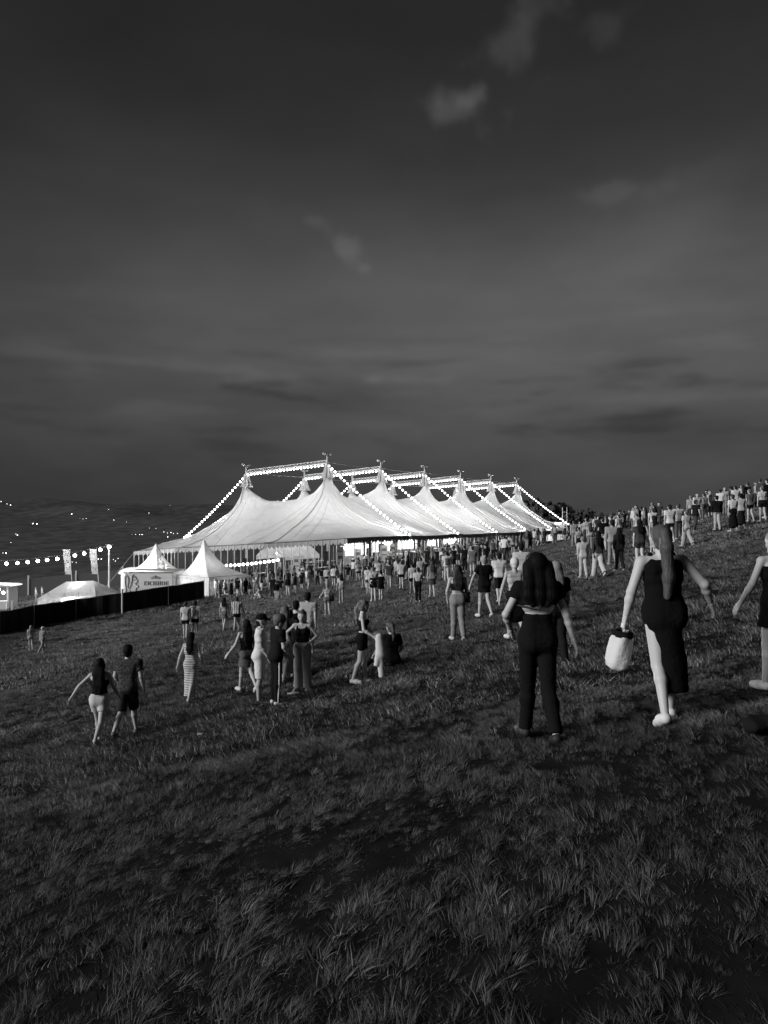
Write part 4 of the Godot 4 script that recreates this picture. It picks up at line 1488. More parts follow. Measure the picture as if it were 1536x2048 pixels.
func sagged(a: Vector3, b: Vector3, sag: float, n := 8) -> Array:
	var o := []
	for k in n + 1:
		var t := float(k) / n
		o.append(a.lerp(b, t) - Vector3(0, sag * 4.0 * t * (1.0 - t), 0))
	return o

func make_big_top():
	bulb_mesh = SphereMesh.new()
	bulb_mesh.radius = 0.1
	bulb_mesh.height = 0.2
	bulb_mesh.radial_segments = 10
	bulb_mesh.rings = 5
	solve_canopy()
	var root := thing("big_top_tent", Vector3.ZERO, "huge white big top tent with twelve peaks glowing in the dark", "tent")
	var v := PackedVector3Array()
	var ix := PackedInt32Array()
	var wrinkle := FastNoiseLite.new()
	wrinkle.seed = 12
	wrinkle.frequency = 0.16
	for j in NB:
		for i in NA:
			var p := canopy_point(i, j)
			var edge := mini(mini(i, NA - 1 - i), mini(j, NB - 1 - j))
			p.y += (0.30 * wrinkle.get_noise_2d(p.x, p.z) + 0.15 * wrinkle.get_noise_2d(p.x * 2.3 + p.z * 1.1, p.z * 0.7 - p.x * 0.4) + 0.05 * wrinkle.get_noise_2d(p.x * 5.0, p.z * 5.0)) * minf(edge / 3.0, 1.0)
			v.append(p)
	for j in NB - 1:
		for i in NA - 1:
			var k := j * NA + i
			ix.append_array([k, k + 1, k + NA + 1, k, k + NA + 1, k + NA])
	var cm := StandardMaterial3D.new()
	cm.albedo_color = lin(0.66)
	cm.roughness = 0.5
	cm.backlight_enabled = true
	cm.backlight = Color(0.9, 0.9, 0.9)
	cm.uv1_triplanar = true
	cm.uv1_world_triplanar = true
	cm.uv1_scale = Vector3(0.045, 0.045, 0.045)
	cm.normal_enabled = true
	cm.normal_texture = tex["fold"]
	cm.normal_scale = 0.55
	var cn := normals_of(v, ix)
	part("canopy", arrays_mesh(v, cn, ix), cm, root)
	# seams: welded doubled strips along the panels and pale ridge bands, each with a dark line beside it
	for m in 6:
		for row in 2:
			var jm := 47 if row == 0 else 22
			var im := 19 + 20 * m
			var st := ST()
			var line := []
			var out := range(jm, NB) if row == 0 else range(jm, -1, -1)
			for j in out:
				line.append(v[j * NA + im] + Vector3(0, 0.05, 0))
			tube(st, line, 0.085, 6)
			if m == 0 or m == 5:
				var l2 := []
				for i in (range(im, -1, -1) if m == 0 else range(im, NA)):
					l2.append(v[jm * NA + i] + Vector3(0, 0.05, 0))
				tube(st, l2, 0.085, 6)
			done(st, "ridge_band", mat(0.7, 0.6), root)
			var sd := ST()
			var dl := []
			for q in line:
				dl.append(q + Vector3(TENT_D.x, 0.02, -TENT_D.y) * 0.13)
			tube(sd, dl, 0.03, 5)
			done(sd, "ridge_dark_line", mat(0.03), root)
			if row == 0 or m == 0:
				for q in [-7, -4, 4, 7]:
					var l3 := []
					for s in 21:
						var tt := s / 20.0
						var fi: float = im + q * (0.25 + 0.75 * tt)
						var fj: float = jm + tt * (NB - 1 - jm) if row == 0 else jm * (1.0 - tt)
						if s > 1:
							l3.append(on_cloth(v, fi, fj))
					var s2 := ST()
					tube(s2, l3, 0.02, 4)
					done(s2, "seam", mat(0.5), root)
	for q in [-10, -5, 5, 10]:
		for jm in [47, 22]:
			var s2 := ST()
			var l3 := []
			for s in 18:
				var tt := s / 17.0
				l3.append(on_cloth(v, 17.0 * (1.0 - tt), jm + q * (0.2 + 0.8 * tt)))
			tube(s2, l3, 0.02, 4)
			done(s2, "seam", mat(0.5), root)
	# scalloped valance round the hem
	var rim := []
	for i in NA:
		rim.append(i)
	for j in range(1, NB):
		rim.append(j * NA + NA - 1)
	for i in range(NA - 2, -1, -1):
		rim.append((NB - 1) * NA + i)
	for j in range(NB - 2, 0, -1):
		rim.append(j * NA)
	var vs := ST()
	for k in rim.size():
		var a: Vector3 = v[rim[k]]
		var b: Vector3 = v[rim[(k + 1) % rim.size()]]
		var side := (b - a).cross(Vector3.UP).normalized() * 0.02
		for s in 6:
			var t0 := s / 6.0
			var t1 := (s + 1) / 6.0
			var d0 := 0.30 + 0.24 * absf(sin(t0 * PI))
			var d1 := 0.30 + 0.24 * absf(sin(t1 * PI))
			var p0 := a.lerp(b, t0) + side
			var p1 := a.lerp(b, t1) + side
			quad(vs, p0 - Vector3(0, d0, 0), p1 - Vector3(0, d1, 0), p1, p0)
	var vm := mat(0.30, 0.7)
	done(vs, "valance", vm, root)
	var bs := ST()
	var rope := []
	for k in rim:
		rope.append(v[k] + Vector3(0, 0.03, 0))
	rope.append(rope[0])
	tube(bs, rope, 0.045, 5, false)
	done(bs, "hem_rope", mat(0.06), root)
	# side poles under the hem
	var pm := mat(0.5, 0.4, "metal")
	var pmesh := CylinderMesh.new()
	pmesh.top_radius = 0.045
	pmesh.bottom_radius = 0.045
	pmesh.height = 1.0
	pmesh.radial_segments = 8
	pmesh.rings = 1
	for k in rim.size():
		var i: int = rim[k] % NA
		var j: int = rim[k] / NA
		var near := j == NB - 1 or i == 0
		if (near and k % 2 == 0) or (not near and k % 5 == 0):
			var p: Vector3 = v[rim[k]]
			var g := ground(p.x, -p.z) - 0.1
			var top := p.y
			var o := part("side_pole", pmesh, pm, root, Vector3(p.x, (g + top) * 0.5, p.z))
			o.scale = Vector3(1, top - g, 1)
	# masts with their gathered collars, brackets and trusses
	var names := ["first", "second", "third", "fourth", "fifth", "sixth"]
	for m in 6:
		for row in 2:
			var p := tp(m * STEP, 0.0 if row == 0 else -ROW)
			var foot := G(p.x, p.y)
			var h := CAM_Y + mast_top(row)
			var st := ST()
			tube(st, [Vector3(p.x, foot.y - 0.1, -p.y), Vector3(p.x, h + 1.0, -p.y)], 0.13, 8)
			var mast := done(st, "mast", mat(0.4, 0.45, "metal"), root)
			var s3 := ST()
			tube(s3, [Vector3(p.x, foot.y - 0.05, -p.y), Vector3(p.x, foot.y + 2.6, -p.y)], 0.42, 10)
			done(s3, "mast_padding", mat(0.02, 0.9), mast)
			var s4 := ST()
			box(s4, Vector3(p.x, h + 0.95, -p.y), Vector3(0.9, 0.1, 0.14), Basis(Vector3.UP, 0.5), 0.02)
			box(s4, Vector3(p.x - 0.36, h + 1.08, -p.y + 0.2), Vector3(0.34, 0.2, 0.3), Basis(Vector3.UP, 0.5), 0.03)
			box(s4, Vector3(p.x + 0.36, h + 1.02, -p.y - 0.2), Vector3(0.22, 0.12, 0.2), Basis(Vector3.UP, 0.5), 0.03)
			done(s4, "mast_bracket", mat(0.6, 0.5), mast)
			# pleated collar
			var s5 := ST()
			s5.set_smooth_group(0)
			var sides := 20
			var prof := [[0.75, -1.75], [0.55, -1.35], [0.42, -0.9], [0.33, -0.5], [0.26, -0.1]]
			for q in prof.size() - 1:
				for s in sides:
					var qs := []
					for c in [[q, s], [q + 1, s], [q + 1, s + 1], [q, s + 1]]:
						var an: float = TAU * c[1] / sides
						var rr: float = prof[c[0]][0] * (1.0 + (0.14 if int(c[1]) % 2 == 0 else -0.1))
						qs.append(Vector3(p.x + cos(an) * rr, h + prof[c[0]][1], -p.y + sin(an) * rr))
					quad(s5, qs[0], qs[1], qs[2], qs[3])
			done(s5, "collar", mat(0.45, 0.7, "tarp"), mast)
			# flood lamps half way up the mast: they light the canvas from inside
			var s6 := ST()
			for q in 4:
				var an := TAU * q / 4.0 + 0.4
				box(s6, Vector3(p.x + cos(an) * 0.42, h - 8.6, -p.y + sin(an) * 0.42), Vector3(0.36, 0.26, 0.2), Basis(Vector3.UP, -an + PI / 2), 0.02)
			done(s6, "flood_lamp_housing", mat(0.05), mast)
			for q in 4:
				var an := TAU * q / 4.0 + 0.4
				var o := part("flood_lamp_bulb", bulb_mesh, glow(4.0), mast, Vector3(p.x + cos(an) * 0.56, h - 8.45, -p.y + sin(an) * 0.56))
				if q % 2 == 0:
					omni(o.position, INSIDE_E, 0.12, mast)
		# lighting truss between the pair
		var pr := tp(m * STEP, 0.0)
		var pl := tp(m * STEP, -ROW)
		var A := W(pl.x, pl.y, mast_top(1))
		var B := W(pr.x, pr.y, mast_top(0))
		var st := ST()
		var sec := []
		var n := 24
		var across := (B - A).normalized().cross(Vector3.UP).normalized()
		for q in [[-0.18, 0.0], [0.18, 0.0], [0.0, 0.36]]:
			tube(st, [A + across * q[0] + Vector3(0, q[1], 0), B + across * q[0] + Vector3(0, q[1], 0)], 0.03, 5)
		for s in n:
			var c0 := A.lerp(B, float(s) / n)
			var c1 := A.lerp(B, (s + 0.5) / n)
			var c2 := A.lerp(B, (s + 1.0) / n)
			for q in [-0.18, 0.18]:
				tube(st, [c0 + across * q, c1 + Vector3(0, 0.36, 0)], 0.018, 4, false)
				tube(st, [c1 + Vector3(0, 0.36, 0), c2 + across * q], 0.018, 4, false)
		done(st, "lighting_truss", mat(0.55, 0.4, "metal"), root)
		local_bulbs("festoon_string", [A - Vector3(0, 0.05, 0), B - Vector3(0, 0.05, 0)], 0.54, 0.12, BULB_E, BULB_LAMP, "%s row of bulbs under the truss across the big top, counted from the front" % names[m], "bulb strings on the big top")
		var er := canopy_h[(NB - 1) * NA + 19 + 20 * m]
		var el := canopy_h[19 + 20 * m]
		var ar := tp(m * STEP, 11.2)
		var al := tp(m * STEP, -ROW - 11.2)
		local_bulbs("festoon_string", sagged(B, W(ar.x, ar.y, er + 0.15), 0.35), 0.56, 0.12, BULB_E, BULB_LAMP, "%s bulb string sloping down the meadow side of the big top, counted from the front" % names[m], "bulb strings on the big top")
		if m < 5:
			local_bulbs("festoon_string", sagged(A, W(al.x, al.y, el + 0.15), 0.35), 0.56, 0.12, BULB_E, BULB_LAMP, "%s bulb string sloping down the valley side of the big top, counted from the front" % names[m], "bulb strings on the big top")
		# cross wires to the next pair
		if m < 5:
			var pn := tp((m + 1) * STEP, -ROW)
			var pq := tp((m + 1) * STEP, 0.0)
			var s7 := ST()
			tube(s7, sagged(B + Vector3(0, 0.1, 0), W(pq.x, pq.y, mast_top(0) + 0.1), 0.1), 0.025, 4)
			tube(s7, sagged(A + Vector3(0, 0.1, 0), W(pn.x, pn.y, mast_top(1) + 0.1), 0.1), 0.025, 4)
			done(s7, "span_wire", mat(0.4), root)
	# light rope hugging the first ridge on the valley side
	var lr := []
	for j in range(20, -1, -2):
		lr.append(v[j * NA + 19] + Vector3(0, 0.35, 0))
	local_bulbs("festoon_string", lr, 0.5, 0.1, BULB_E, BULB_LAMP, "small bulbs lying along the big top's front valley ridge", "bulb strings on the big top")
	# guy ropes at the valley corner and along the sides
	for q in [[-11.0, -23.5, -3.4, -2.2], [-9.0, -23.5, -1.2, -3.6], [-5.0, -23.5, 0.0, -3.6], [2.0, -23.5, 0.0, -3.6], [12.0, -23.5, 0.0, -3.6], [0.0, 11.0, 0.0, 2.6], [STEP, 11.0, 0.0, 2.6], [STEP * 2, 11.0, 0.0, 2.6], [STEP * 3, 11.0, 0.0, 2.6]]:
		var w0 := warp(q[0], q[1])
		var g1 := w0 + TENT_D * float(q[2]) + TENT_P * float(q[3])
		var s8 := ST()
		tube(s8, [W(w0.x, w0.y, hem(q[0], q[1])), G(g1.x, g1.y, -0.05)], 0.03, 5)
		done(s8, "guy_rope", mat(0.35), root)

const INSIDE_E := 7.5
const BULB_E := 12.0
const BULB_LAMP := 2.2

# ---------------------------------------------------------------- valley side: fence, bar tents, truck, lamps
func pagoda(called: String, corners: Array, eave: float, peak: Vector3, label: String, open_side: int) -> Node3D:
	# corners: four (x, d) in turn; the roof sweeps up to a point like a drawn-up cloth
	var base := G((corners[0].x + corners[2].x) * 0.5, (corners[0].y + corners[2].y) * 0.5)
	var t := thing(called, base, label, "tent", "pointed bar tents")
	var c := []
	for q in corners:
		c.append(W(q.x, q.y, eave) - base)
	var pk := peak - base
	var tarp := mat(0.75, 0.6, "tarp")
	var st := ST()
	st.set_smooth_group(0)
	var n := 12
	var rows := 12
	for s in 4:
		var a: Vector3 = c[s]
		var b: Vector3 = c[(s + 1) % 4]
		var grid := []
		for r in rows + 1:
			var t2 := float(r) / rows
			var line := []
			for k in n + 1:
				var u := float(k) / n
				var e := a.lerp(b, u)
				var hgt: float = 0.55 * pow(t2, 1.5) + 0.45 * pow(t2, 4.0)
				var inn := Vector3(pk.x, 0, pk.z)
				var p := Vector3(e.x, 0, e.z).lerp(inn, t2 * 0.965)
				var crease := 0.05 * sin(u * 23.0 + t2 * 6.0) * sin(t2 * PI) * (0.6 + 0.4 * sin(s * 5.0 + u * 9.0))
				line.append(Vector3(p.x, lerpf(e.y, pk.y, hgt) - 0.22 * sin(u * PI) * sin(t2 * PI) + crease, p.z))
			grid.append(line)
		for r in rows:
			for k in n:
				st.set_smooth_group(s)
				for v in [grid[r][k], grid[r + 1][k + 1], grid[r][k + 1], grid[r][k], grid[r + 1][k], grid[r + 1][k + 1]]:
					st.add_vertex(v)
	done(st, "roof", tarp, t)
	var s2 := ST()
	for s in 4:
		var a: Vector3 = c[s]
		var b: Vector3 = c[(s + 1) % 4]
		var drop := Vector3(0, 0.32, 0)
		quad(s2, a - drop, b - drop, b, a)
	done(s2, "valance", tarp, t)
	for s in 4:
		var st3 := ST()
		var p: Vector3 = c[s] * Vector3(0.98, 1, 0.98)
		tube(st3, [p, Vector3(p.x, ground(p.x + base.x, -(p.z + base.z)) - base.y - 0.1, p.z)], 0.05, 6)
		done(st3, "post", mat(0.6, 0.4, "metal"), t)
		var s4 := ST()
		tube(s4, [c[s], c[(s + 1) % 4]], 0.04, 5)
		done(s4, "eave_rail", mat(0.6, 0.4, "metal"), t)
	# drawn-back curtains on the open side, cloth walls on the others
	for s in 4:
		var a: Vector3 = c[s] * Vector3(0.97, 1, 0.97)
		var b: Vector3 = c[(s + 1) % 4] * Vector3(0.97, 1, 0.97)
		var spans := [[0.0, 0.14], [0.86, 1.0]] if s == open_side else [[0.0, 1.0]]
		if s == (open_side + 1) % 4:
			continue
		for sp in spans:
			var s5 := ST()
			var m := 10 if spans.size() == 2 else 26
			for k in m:
				var u0: float = lerpf(sp[0], sp[1], float(k) / m)
				var u1: float = lerpf(sp[0], sp[1], float(k + 1) / m)
				var off0: Vector3 = (b - a).cross(Vector3.UP).normalized() * 0.05 * sin(k * 1.9)
				var off1: Vector3 = (b - a).cross(Vector3.UP).normalized() * 0.05 * sin((k + 1) * 1.9)
				var p0 := a.lerp(b, u0) + off0
				var p1 := a.lerp(b, u1) + off1
				var g0 := ground(p0.x + base.x, -(p0.z + base.z)) - base.y
				var g1 := ground(p1.x + base.x, -(p1.z + base.z)) - base.y
				quad(s5, Vector3(p0.x, g0, p0.z), Vector3(p1.x, g1, p1.z), p1 - Vector3(0, 0.1, 0), p0 - Vector3(0, 0.1, 0))
			done(s5, "curtain" if spans.size() == 2 else "cloth_wall", tarp, t)
	var s6 := ST()
	tube(s6, [pk - Vector3(0, 0.3, 0), pk + Vector3(0, 0.12, 0)], [0.12, 0.05], 8)
	done(s6, "peak_cap", mat(0.7), t)
	var lp := Vector3(pk.x, c[0].y - 0.15, pk.z)
	part("lamp_bulb", bulb_mesh, glow(8.0), t, lp)
	var s7 := ST()
	tube(s7, [lp + Vector3(0, 0.08, 0), pk - Vector3(0, 0.3, 0)], 0.015, 4)
	done(s7, "lamp_cord", mat(0.05), t)
	omni(lp, 12.0, 0.1, t)
	return t

const FLOOD_E := 600.0

func make_left_side():
	# black cloth fence
	var line := [Vector2(-37.5, 54.5), Vector2(-33.9, 56.3), Vector2(-30.3, 58.4), Vector2(-28.9, 61.2), Vector2(-26.6, 64.0), Vector2(-23.1, 65.4), Vector2(-19.7, 67.7), Vector2(-16.9, 69.6)]
	var fb := G(line[0].x, line[0].y)
	var fence := thing("site_fence", fb, "long low fence hung with black cloth below the bar tents", "fence")
	for k in line.size():
		var p: Vector2 = line[k]
		var st := ST()
		var g := G(p.x, p.y) - fb
		var white := k == 5
		tube(st, [g - Vector3(0, 0.1, 0), g + Vector3(0, 2.05 if not white else 2.2, 0)], 0.035 if not white else 0.09, 6)
		var o := done(st, "post", mat(0.5 if not white else 0.7, 0.5), fence)
		if white:
			tag(o, "thick white post standing in front of the black cloth")
		if k < line.size() - 1:
			var q: Vector2 = line[k + 1]
			var s2 := ST()
			var m := 14
			var nrm := Vector3(q.y - p.y, 0, q.x - p.x).normalized()
			for i in m:
				var u0 := float(i) / m
				var u1 := float(i + 1) / m
				var w0 := p.lerp(q, u0)
				var w1 := p.lerp(q, u1)
				var a := G(w0.x, w0.y) - fb + nrm * 0.06 * sin(u0 * PI) * sin(i * 1.3 + k)
				var b := G(w1.x, w1.y) - fb + nrm * 0.06 * sin(u1 * PI) * sin((i + 1) * 1.3 + k)
				var tall := 1.95 - 0.035 * k
				var h0 := tall - 0.07 * sin(u0 * PI)
				var h1 := tall - 0.035 / m - 0.07 * sin(u1 * PI)
				quad(s2, a, b, b + Vector3(0, h1, 0), a + Vector3(0, h0, 0))
			done(s2, "cloth_panel", mat(0.008 + 0.004 * (k % 3), 0.95), fence)
			var s3 := ST()
			tube(s3, [g + Vector3(0, 1.96 - 0.035 * k, 0), G(q.x, q.y) - fb + Vector3(0, 1.96 - 0.035 * (k + 1), 0)], 0.022, 5)
			done(s3, "top_rail", mat(0.35, 0.5), fence)
	# far grey fence behind the stalls
	var fl := [Vector2(-62, 98), Vector2(-55, 99), Vector2(-48, 100), Vector2(-42, 101), Vector2(-36, 102), Vector2(-31, 103)]
	var f2b := G(fl[0].x, fl[0].y)
	var f2 := thing("site_fence", f2b, "grey boundary fence behind the stalls and flags", "fence")
	for k in fl.size():
		var g := G(fl[k].x, fl[k].y) - f2b
		var st := ST()
		box(st, g + Vector3(0, 1.3, 0), Vector3(0.18, 2.9, 0.18), Basis.IDENTITY, 0.02)
		done(st, "post", mat(0.5), f2)
		if k < fl.size() - 1:
			var g2 := G(fl[k + 1].x, fl[k + 1].y) - f2b
			var s2 := ST()
			quad(s2, g, g2, g2 + Vector3(0, 2.3, 0), g + Vector3(0, 2.3, 0))
			done(s2, "cloth_panel", mat(0.09, 0.9), f2)
	# pointed tents
	pagoda("pagoda_tent", [Vector2(-16.9, 71.5), Vector2(-13.8, 75.5), Vector2(-17.9, 78.7), Vector2(-21.0, 74.7)], -5.55, W(-18.3, 75.2, -2.1), "pointed white bar tent with people queueing at its open side", 0)
	pagoda("pagoda_tent", [Vector2(-24.2, 79.2), Vector2(-22.2, 83.2), Vector2(-26.3, 85.5), Vector2(-28.6, 81.2)], -5.75, W(-25.3, 82.2, -2.75), "pointed white tent behind the box trailer with lettering", 0)
	# box trailer with the brewery's name
	var tb := W(-23.55, 74.0, -8.45)
	var tr := thing("box_trailer", tb, "white box trailer with squirrel emblem and dark lettering behind the fence", "trailer")
	var st := ST()
	box(st, Vector3(0, 1.75, -2.2), Vector3(4.85, 2.9, 4.4), Basis.IDENTITY, 0.05)
	var body := done(st, "body", mat(0.74, 0.5), tr)
	var s2 := ST()
	box(s2, Vector3(0, 3.24, -2.2), Vector3(4.98, 0.1, 4.55), Basis.IDENTITY, 0.02)
	done(s2, "roof_edge", mat(0.3, 0.5), tr)
	var s3 := ST()
	box(s3, Vector3(2.435, 2.2, -1.6), Vector3(0.04, 0.85, 0.9), Basis.IDENTITY, 0.01)
	done(s3, "hatch", mat(0.08, 0.4), body)
	var s3b := ST()
	box(s3b, Vector3(2.44, 1.5, -3.2), Vector3(0.03, 2.1, 0.95), Basis.IDENTITY, 0.01)
	done(s3b, "door", mat(0.5, 0.5), body)
	for x in [-1.3, 1.3]:
		var s4 := ST()
		tube(s4, [Vector3(x - 0.1, 0.32, -0.3), Vector3(x + 0.1, 0.32, -0.3)], 0.32, 14)
		done(s4, "wheel", mat(0.02, 0.9), tr)
	var tm := TextMesh.new()
	var f := SystemFont.new()
	f.font_names = ["Droid Serif"]
	f.font_weight = 700
	tm.font = f
	tm.text = "EICHHOF"
	tm.font_size = 64
	tm.pixel_size = 0.0082
	tm.depth = 0.02
	part("lettering", tm, mat(0.03, 0.6), body, Vector3(0.80, 2.12, 0.012))
	var s5 := ST()
	for q in [[0.55, 2.72, 0.28], [0.95, 2.72, -0.28]]:
		for k in 3:
			var an: float = q[2] * (1.2 + k * 0.9)
			box(s5, Vector3(q[0] - signf(q[2]) * k * 0.12, q[1] - k * 0.05, 0.012), Vector3(0.05, 0.26, 0.02), Basis(Vector3.BACK, an))
	box(s5, Vector3(0.75, 2.76, 0.012), Vector3(0.2, 0.3, 0.02))
	done(s5, "crest", mat(0.16, 0.6), body)
	# squirrel drawn as a thick outline: tail, back, ears, paw
	var sq := [[-2.28, 0.9], [-2.2, 1.5], [-2.3, 2.1], [-2.3, 2.75], [-2.15, 2.95], [-2.0, 2.7], [-1.95, 2.3], [-2.05, 1.8], [-1.9, 1.6], [-1.72, 2.0], [-1.62, 2.45], [-1.6, 2.85], [-1.48, 2.98], [-1.42, 2.72], [-1.28, 2.78], [-1.2, 2.55], [-1.05, 2.4], [-1.15, 2.2], [-1.3, 2.12], [-1.18, 1.95], [-1.02, 1.9], [-1.0, 1.72], [-1.2, 1.66], [-1.25, 1.35], [-1.05, 1.12], [-1.1, 0.8]]
	var line3 := []
	for q in sq:
		line3.append(Vector3(q[0], q[1], 0.01))
	var s6 := ST()
	tube(s6, line3, 0.05, 6)
	tube(s6, [Vector3(-1.85, 1.45, 0.01), Vector3(-1.75, 1.15, 0.01), Vector3(-1.5, 1.0, 0.01)], 0.04, 6)
	tube(s6, [Vector3(-1.4, 2.5, 0.01), Vector3(-1.37, 2.47, 0.01)], 0.06, 6)
	done(s6, "emblem", mat(0.26, 0.6), body)
	# hip-roofed canopy in front of it
	var cb := G(-29.5, 71.0)
	var ct := thing("canopy_tent", cb, "white hip roofed canopy tent low behind the black fence", "tent")
	var A := W(-32.8, 70.0, -7.45) - cb
	var B := W(-26.7, 68.6, -6.95) - cb
	var C := W(-25.7, 72.6, -7.1) - cb
	var D := W(-31.8, 74.2, -7.5) - cb
	var R0 := W(-30.9, 72.0, -6.0) - cb
	var R1 := W(-28.0, 71.4, -5.85) - cb
	var tarp := mat(0.7, 0.6, "tarp")
	var roofs := [[A, B, R1, R0], [B, C, R1, R1], [C, D, R0, R1], [D, A, R0, R0]]
	for q in roofs:
		var sr := ST()
		sr.set_smooth_group(0)
		var m := 8
		for i in m:
			for j in m:
				var pts := []
				for e in [[i, j], [i + 1, j], [i + 1, j + 1], [i, j + 1]]:
					var u := float(e[0]) / m
					var w := float(e[1]) / m
					var p: Vector3 = q[0].lerp(q[1], u).lerp(q[3].lerp(q[2], u), w)
					pts.append(p - Vector3(0, 0.13 * sin(u * PI) * sin(w * PI), 0))
				quad(sr, pts[0], pts[1], pts[2], pts[3])
		done(sr, "roof_panel", tarp, ct)
	for q in [[A, B], [B, C], [C, D], [D, A]]:
		var sv := ST()
		quad(sv, q[0] - Vector3(0, 0.95, 0), q[1] - Vector3(0, 0.95, 0), q[1], q[0])
		done(sv, "valance", tarp, ct)
		var sp := ST()
		tube(sp, [q[0], Vector3(q[0].x, ground(q[0].x + cb.x, -(q[0].z + cb.z)) - cb.y - 0.1, q[0].z)], 0.05, 6)
		done(sp, "leg", mat(0.5, 0.4, "metal"), ct)
	var added_lamp_at := (R0 + R1) * 0.5 - Vector3(0, 0.75, 0)  # added lamp without a seen source, brightens the canopy cloth from within
	part("lamp_bulb", bulb_mesh, glow(8.0), ct, added_lamp_at)
	var slc := ST()
	tube(slc, [added_lamp_at + Vector3(0, 0.08, 0), (R0 + R1) * 0.5 - Vector3(0, 0.02, 0)], 0.015, 4)
	done(slc, "lamp_cord", mat(0.05), ct)
	omni(added_lamp_at, 7.0, 0.1, ct)
	# lit oval sign on its front
	var sg := thing("light_sign", W(-29.0, 68.9, -7.45), "glowing white oval sign below the canopy tent's roof", "sign")
	var cs := CylinderMesh.new()
	cs.top_radius = 0.5
	cs.bottom_radius = 0.5
	cs.height = 0.16
	cs.radial_segments = 24
	var so := part("lamp_face", cs, glow(1.6), sg)
	so.rotation = Vector3(PI / 2, 0.16, 0)
	so.scale = Vector3(2.1, 1, 0.62)
	var rimm := TorusMesh.new()
	rimm.inner_radius = 0.48
	rimm.outer_radius = 0.54
	rimm.rings = 24
	rimm.ring_segments = 6
	var ro := part("rim", rimm, mat(0.4), sg)
	ro.rotation = Vector3(PI / 2, 0.16, 0)
	ro.scale = Vector3(2.1, 1, 0.62)
	omni(Vector3(0, 0, 0.5), 1.5, 0.3, sg)
	var sh := ST()
	tube(sh, [Vector3(-0.6, 0.2, 0), Vector3(-0.6, 0.62, 0.1)], 0.02, 4)
	tube(sh, [Vector3(0.6, 0.2, 0), Vector3(0.6, 0.68, 0.1)], 0.02, 4)
	done(sh, "hanger", mat(0.2), sg)
	# lamp pole and the bright festoon
	var lb := G(-29.7, 80.0)
	var top := W(-29.7, 80.0, -2.9)
	var lp := thing("lamp_pole", lb, "tall white pole carrying a bright floodlight above the canopy tent", "lamp pole")
	var sl := ST()
	tube(sl, [Vector3(0, -0.1, 0), top - lb - Vector3(0, 0.2, 0)], [0.11, 0.08], 8)
	done(sl, "pole", mat(0.7, 0.5), lp)
	var s8 := ST()
	box(s8, top - lb + Vector3(0, 0.22, 0), Vector3(0.6, 0.12, 0.4), Basis.IDENTITY, 0.03)
	done(s8, "lamp_hood", mat(0.3), lp)
	part("lamp_bulb", bulb_mesh, glow(22.0), lp, top - lb).scale = Vector3(1.9, 1.7, 1.9)
	omni(top - lb, 12.0, 0.2, lp)
	var sp0 := SpotLight3D.new()
	sp0.name = "lamp_light"
	sp0.light_energy = FLOOD_E
	sp0.light_size = 0.25
	sp0.spot_range = 200.0
	sp0.spot_attenuation = 2.0
	sp0.spot_angle = 27.0
	sp0.spot_angle_attenuation = 0.6
	sp0.shadow_enabled = true
	lp.add_child(sp0)
	sp0.position = top - lb + Vector3(0.15, -0.05, 0.3)
	sp0.look_at_from_position(top + Vector3(0.15, -0.05, 0.3), W(8.0, 28.0, -3.6))
	var px := [[-43.4, -4.75], [-41.9, -4.7], [-40.8, -4.72], [-39.6, -4.65], [-38.5, -4.55], [-37.4, -4.43], [-36.4, -4.33], [-35.3, -4.2], [-34.4, -4.06], [-33.4, -3.84], [-32.4, -3.62], [-30.65, -3.2]]
	var fs := thing("festoon_string", W(-46, 80, -4.6), "string of large glaring lamps hanging towards the tall lamp pole", "festoon lights")
	var loc := [Vector3.ZERO]
	for q in px:
		loc.append(W(q[0], 80.0, q[1] + 0.35) - fs.position)
	loc.append(top - fs.position)
	var s9 := ST()
	tube(s9, loc, 0.02, 4)
	done(s9, "cable", mat(0.03), fs)
	for q in px:
		var p := W(q[0], 80.0, q[1]) - fs.position
		part("bulb", bulb_mesh, glow(20.0), fs, p).scale = Vector3.ONE * 1.7
		var sk := ST()
		tube(sk, [p + Vector3(0, 0.2, 0), p + Vector3(0, 0.36, 0)], 0.05, 6)
		done(sk, "socket", mat(0.03), fs)
		omni(p, 5.0, 0.2, fs)
	var hp := thing("lamp_mast", G(-46.0, 80.0), "plain post at the far end of the glaring lamps", "post")
	var s10 := ST()
	tube(s10, [Vector3(0, -0.1, 0), W(-46, 80, -4.55) - G(-46, 80)], 0.07, 6)
	done(s10, "pole", mat(0.3), hp)
	# two feather flags
	for q in [[-33.1, 78.0, 0.16, "slender pale flag nearer the festoon's middle, leaning on its pole"], [-30.5, 78.5, 0.13, "slender pale flag next to the lamp pole, leaning on its pole"]]:
		var g := G(q[0], q[1])
		var fl2 := thing("feather_flag", g, q[3], "flag", "slender flags by the stalls")
		var tip := W(q[0], q[1], -3.1) - g
		var sp := ST()
		tube(sp, [Vector3(0.35, -0.1, 0), tip * Vector3(0, 0.35, 0) + Vector3(0.25, 0, 0), tip], [0.05, 0.04, 0.02], 6)
		done(sp, "pole", mat(0.6, 0.5), fl2)
		var sf := ST()
		sf.set_smooth_group(0)
		var m := 12
		for i in m:
			var t0 := float(i) / m
			var t1 := float(i + 1) / m
			var r0 := tip.lerp(Vector3(0.22, tip.y - 2.65, 0), t0)
			var r1 := tip.lerp(Vector3(0.22, tip.y - 2.65, 0), t1)
			var w0 := Vector3(-0.72, 0.03, 0.08 * sin(t0 * 7.0))
			var w1 := Vector3(-0.72, 0.03, 0.08 * sin(t1 * 7.0))
			if t0 > 0.85:
				w0.x += 0.15
			quad(sf, r1 + w1, r1, r0, r0 + w0)
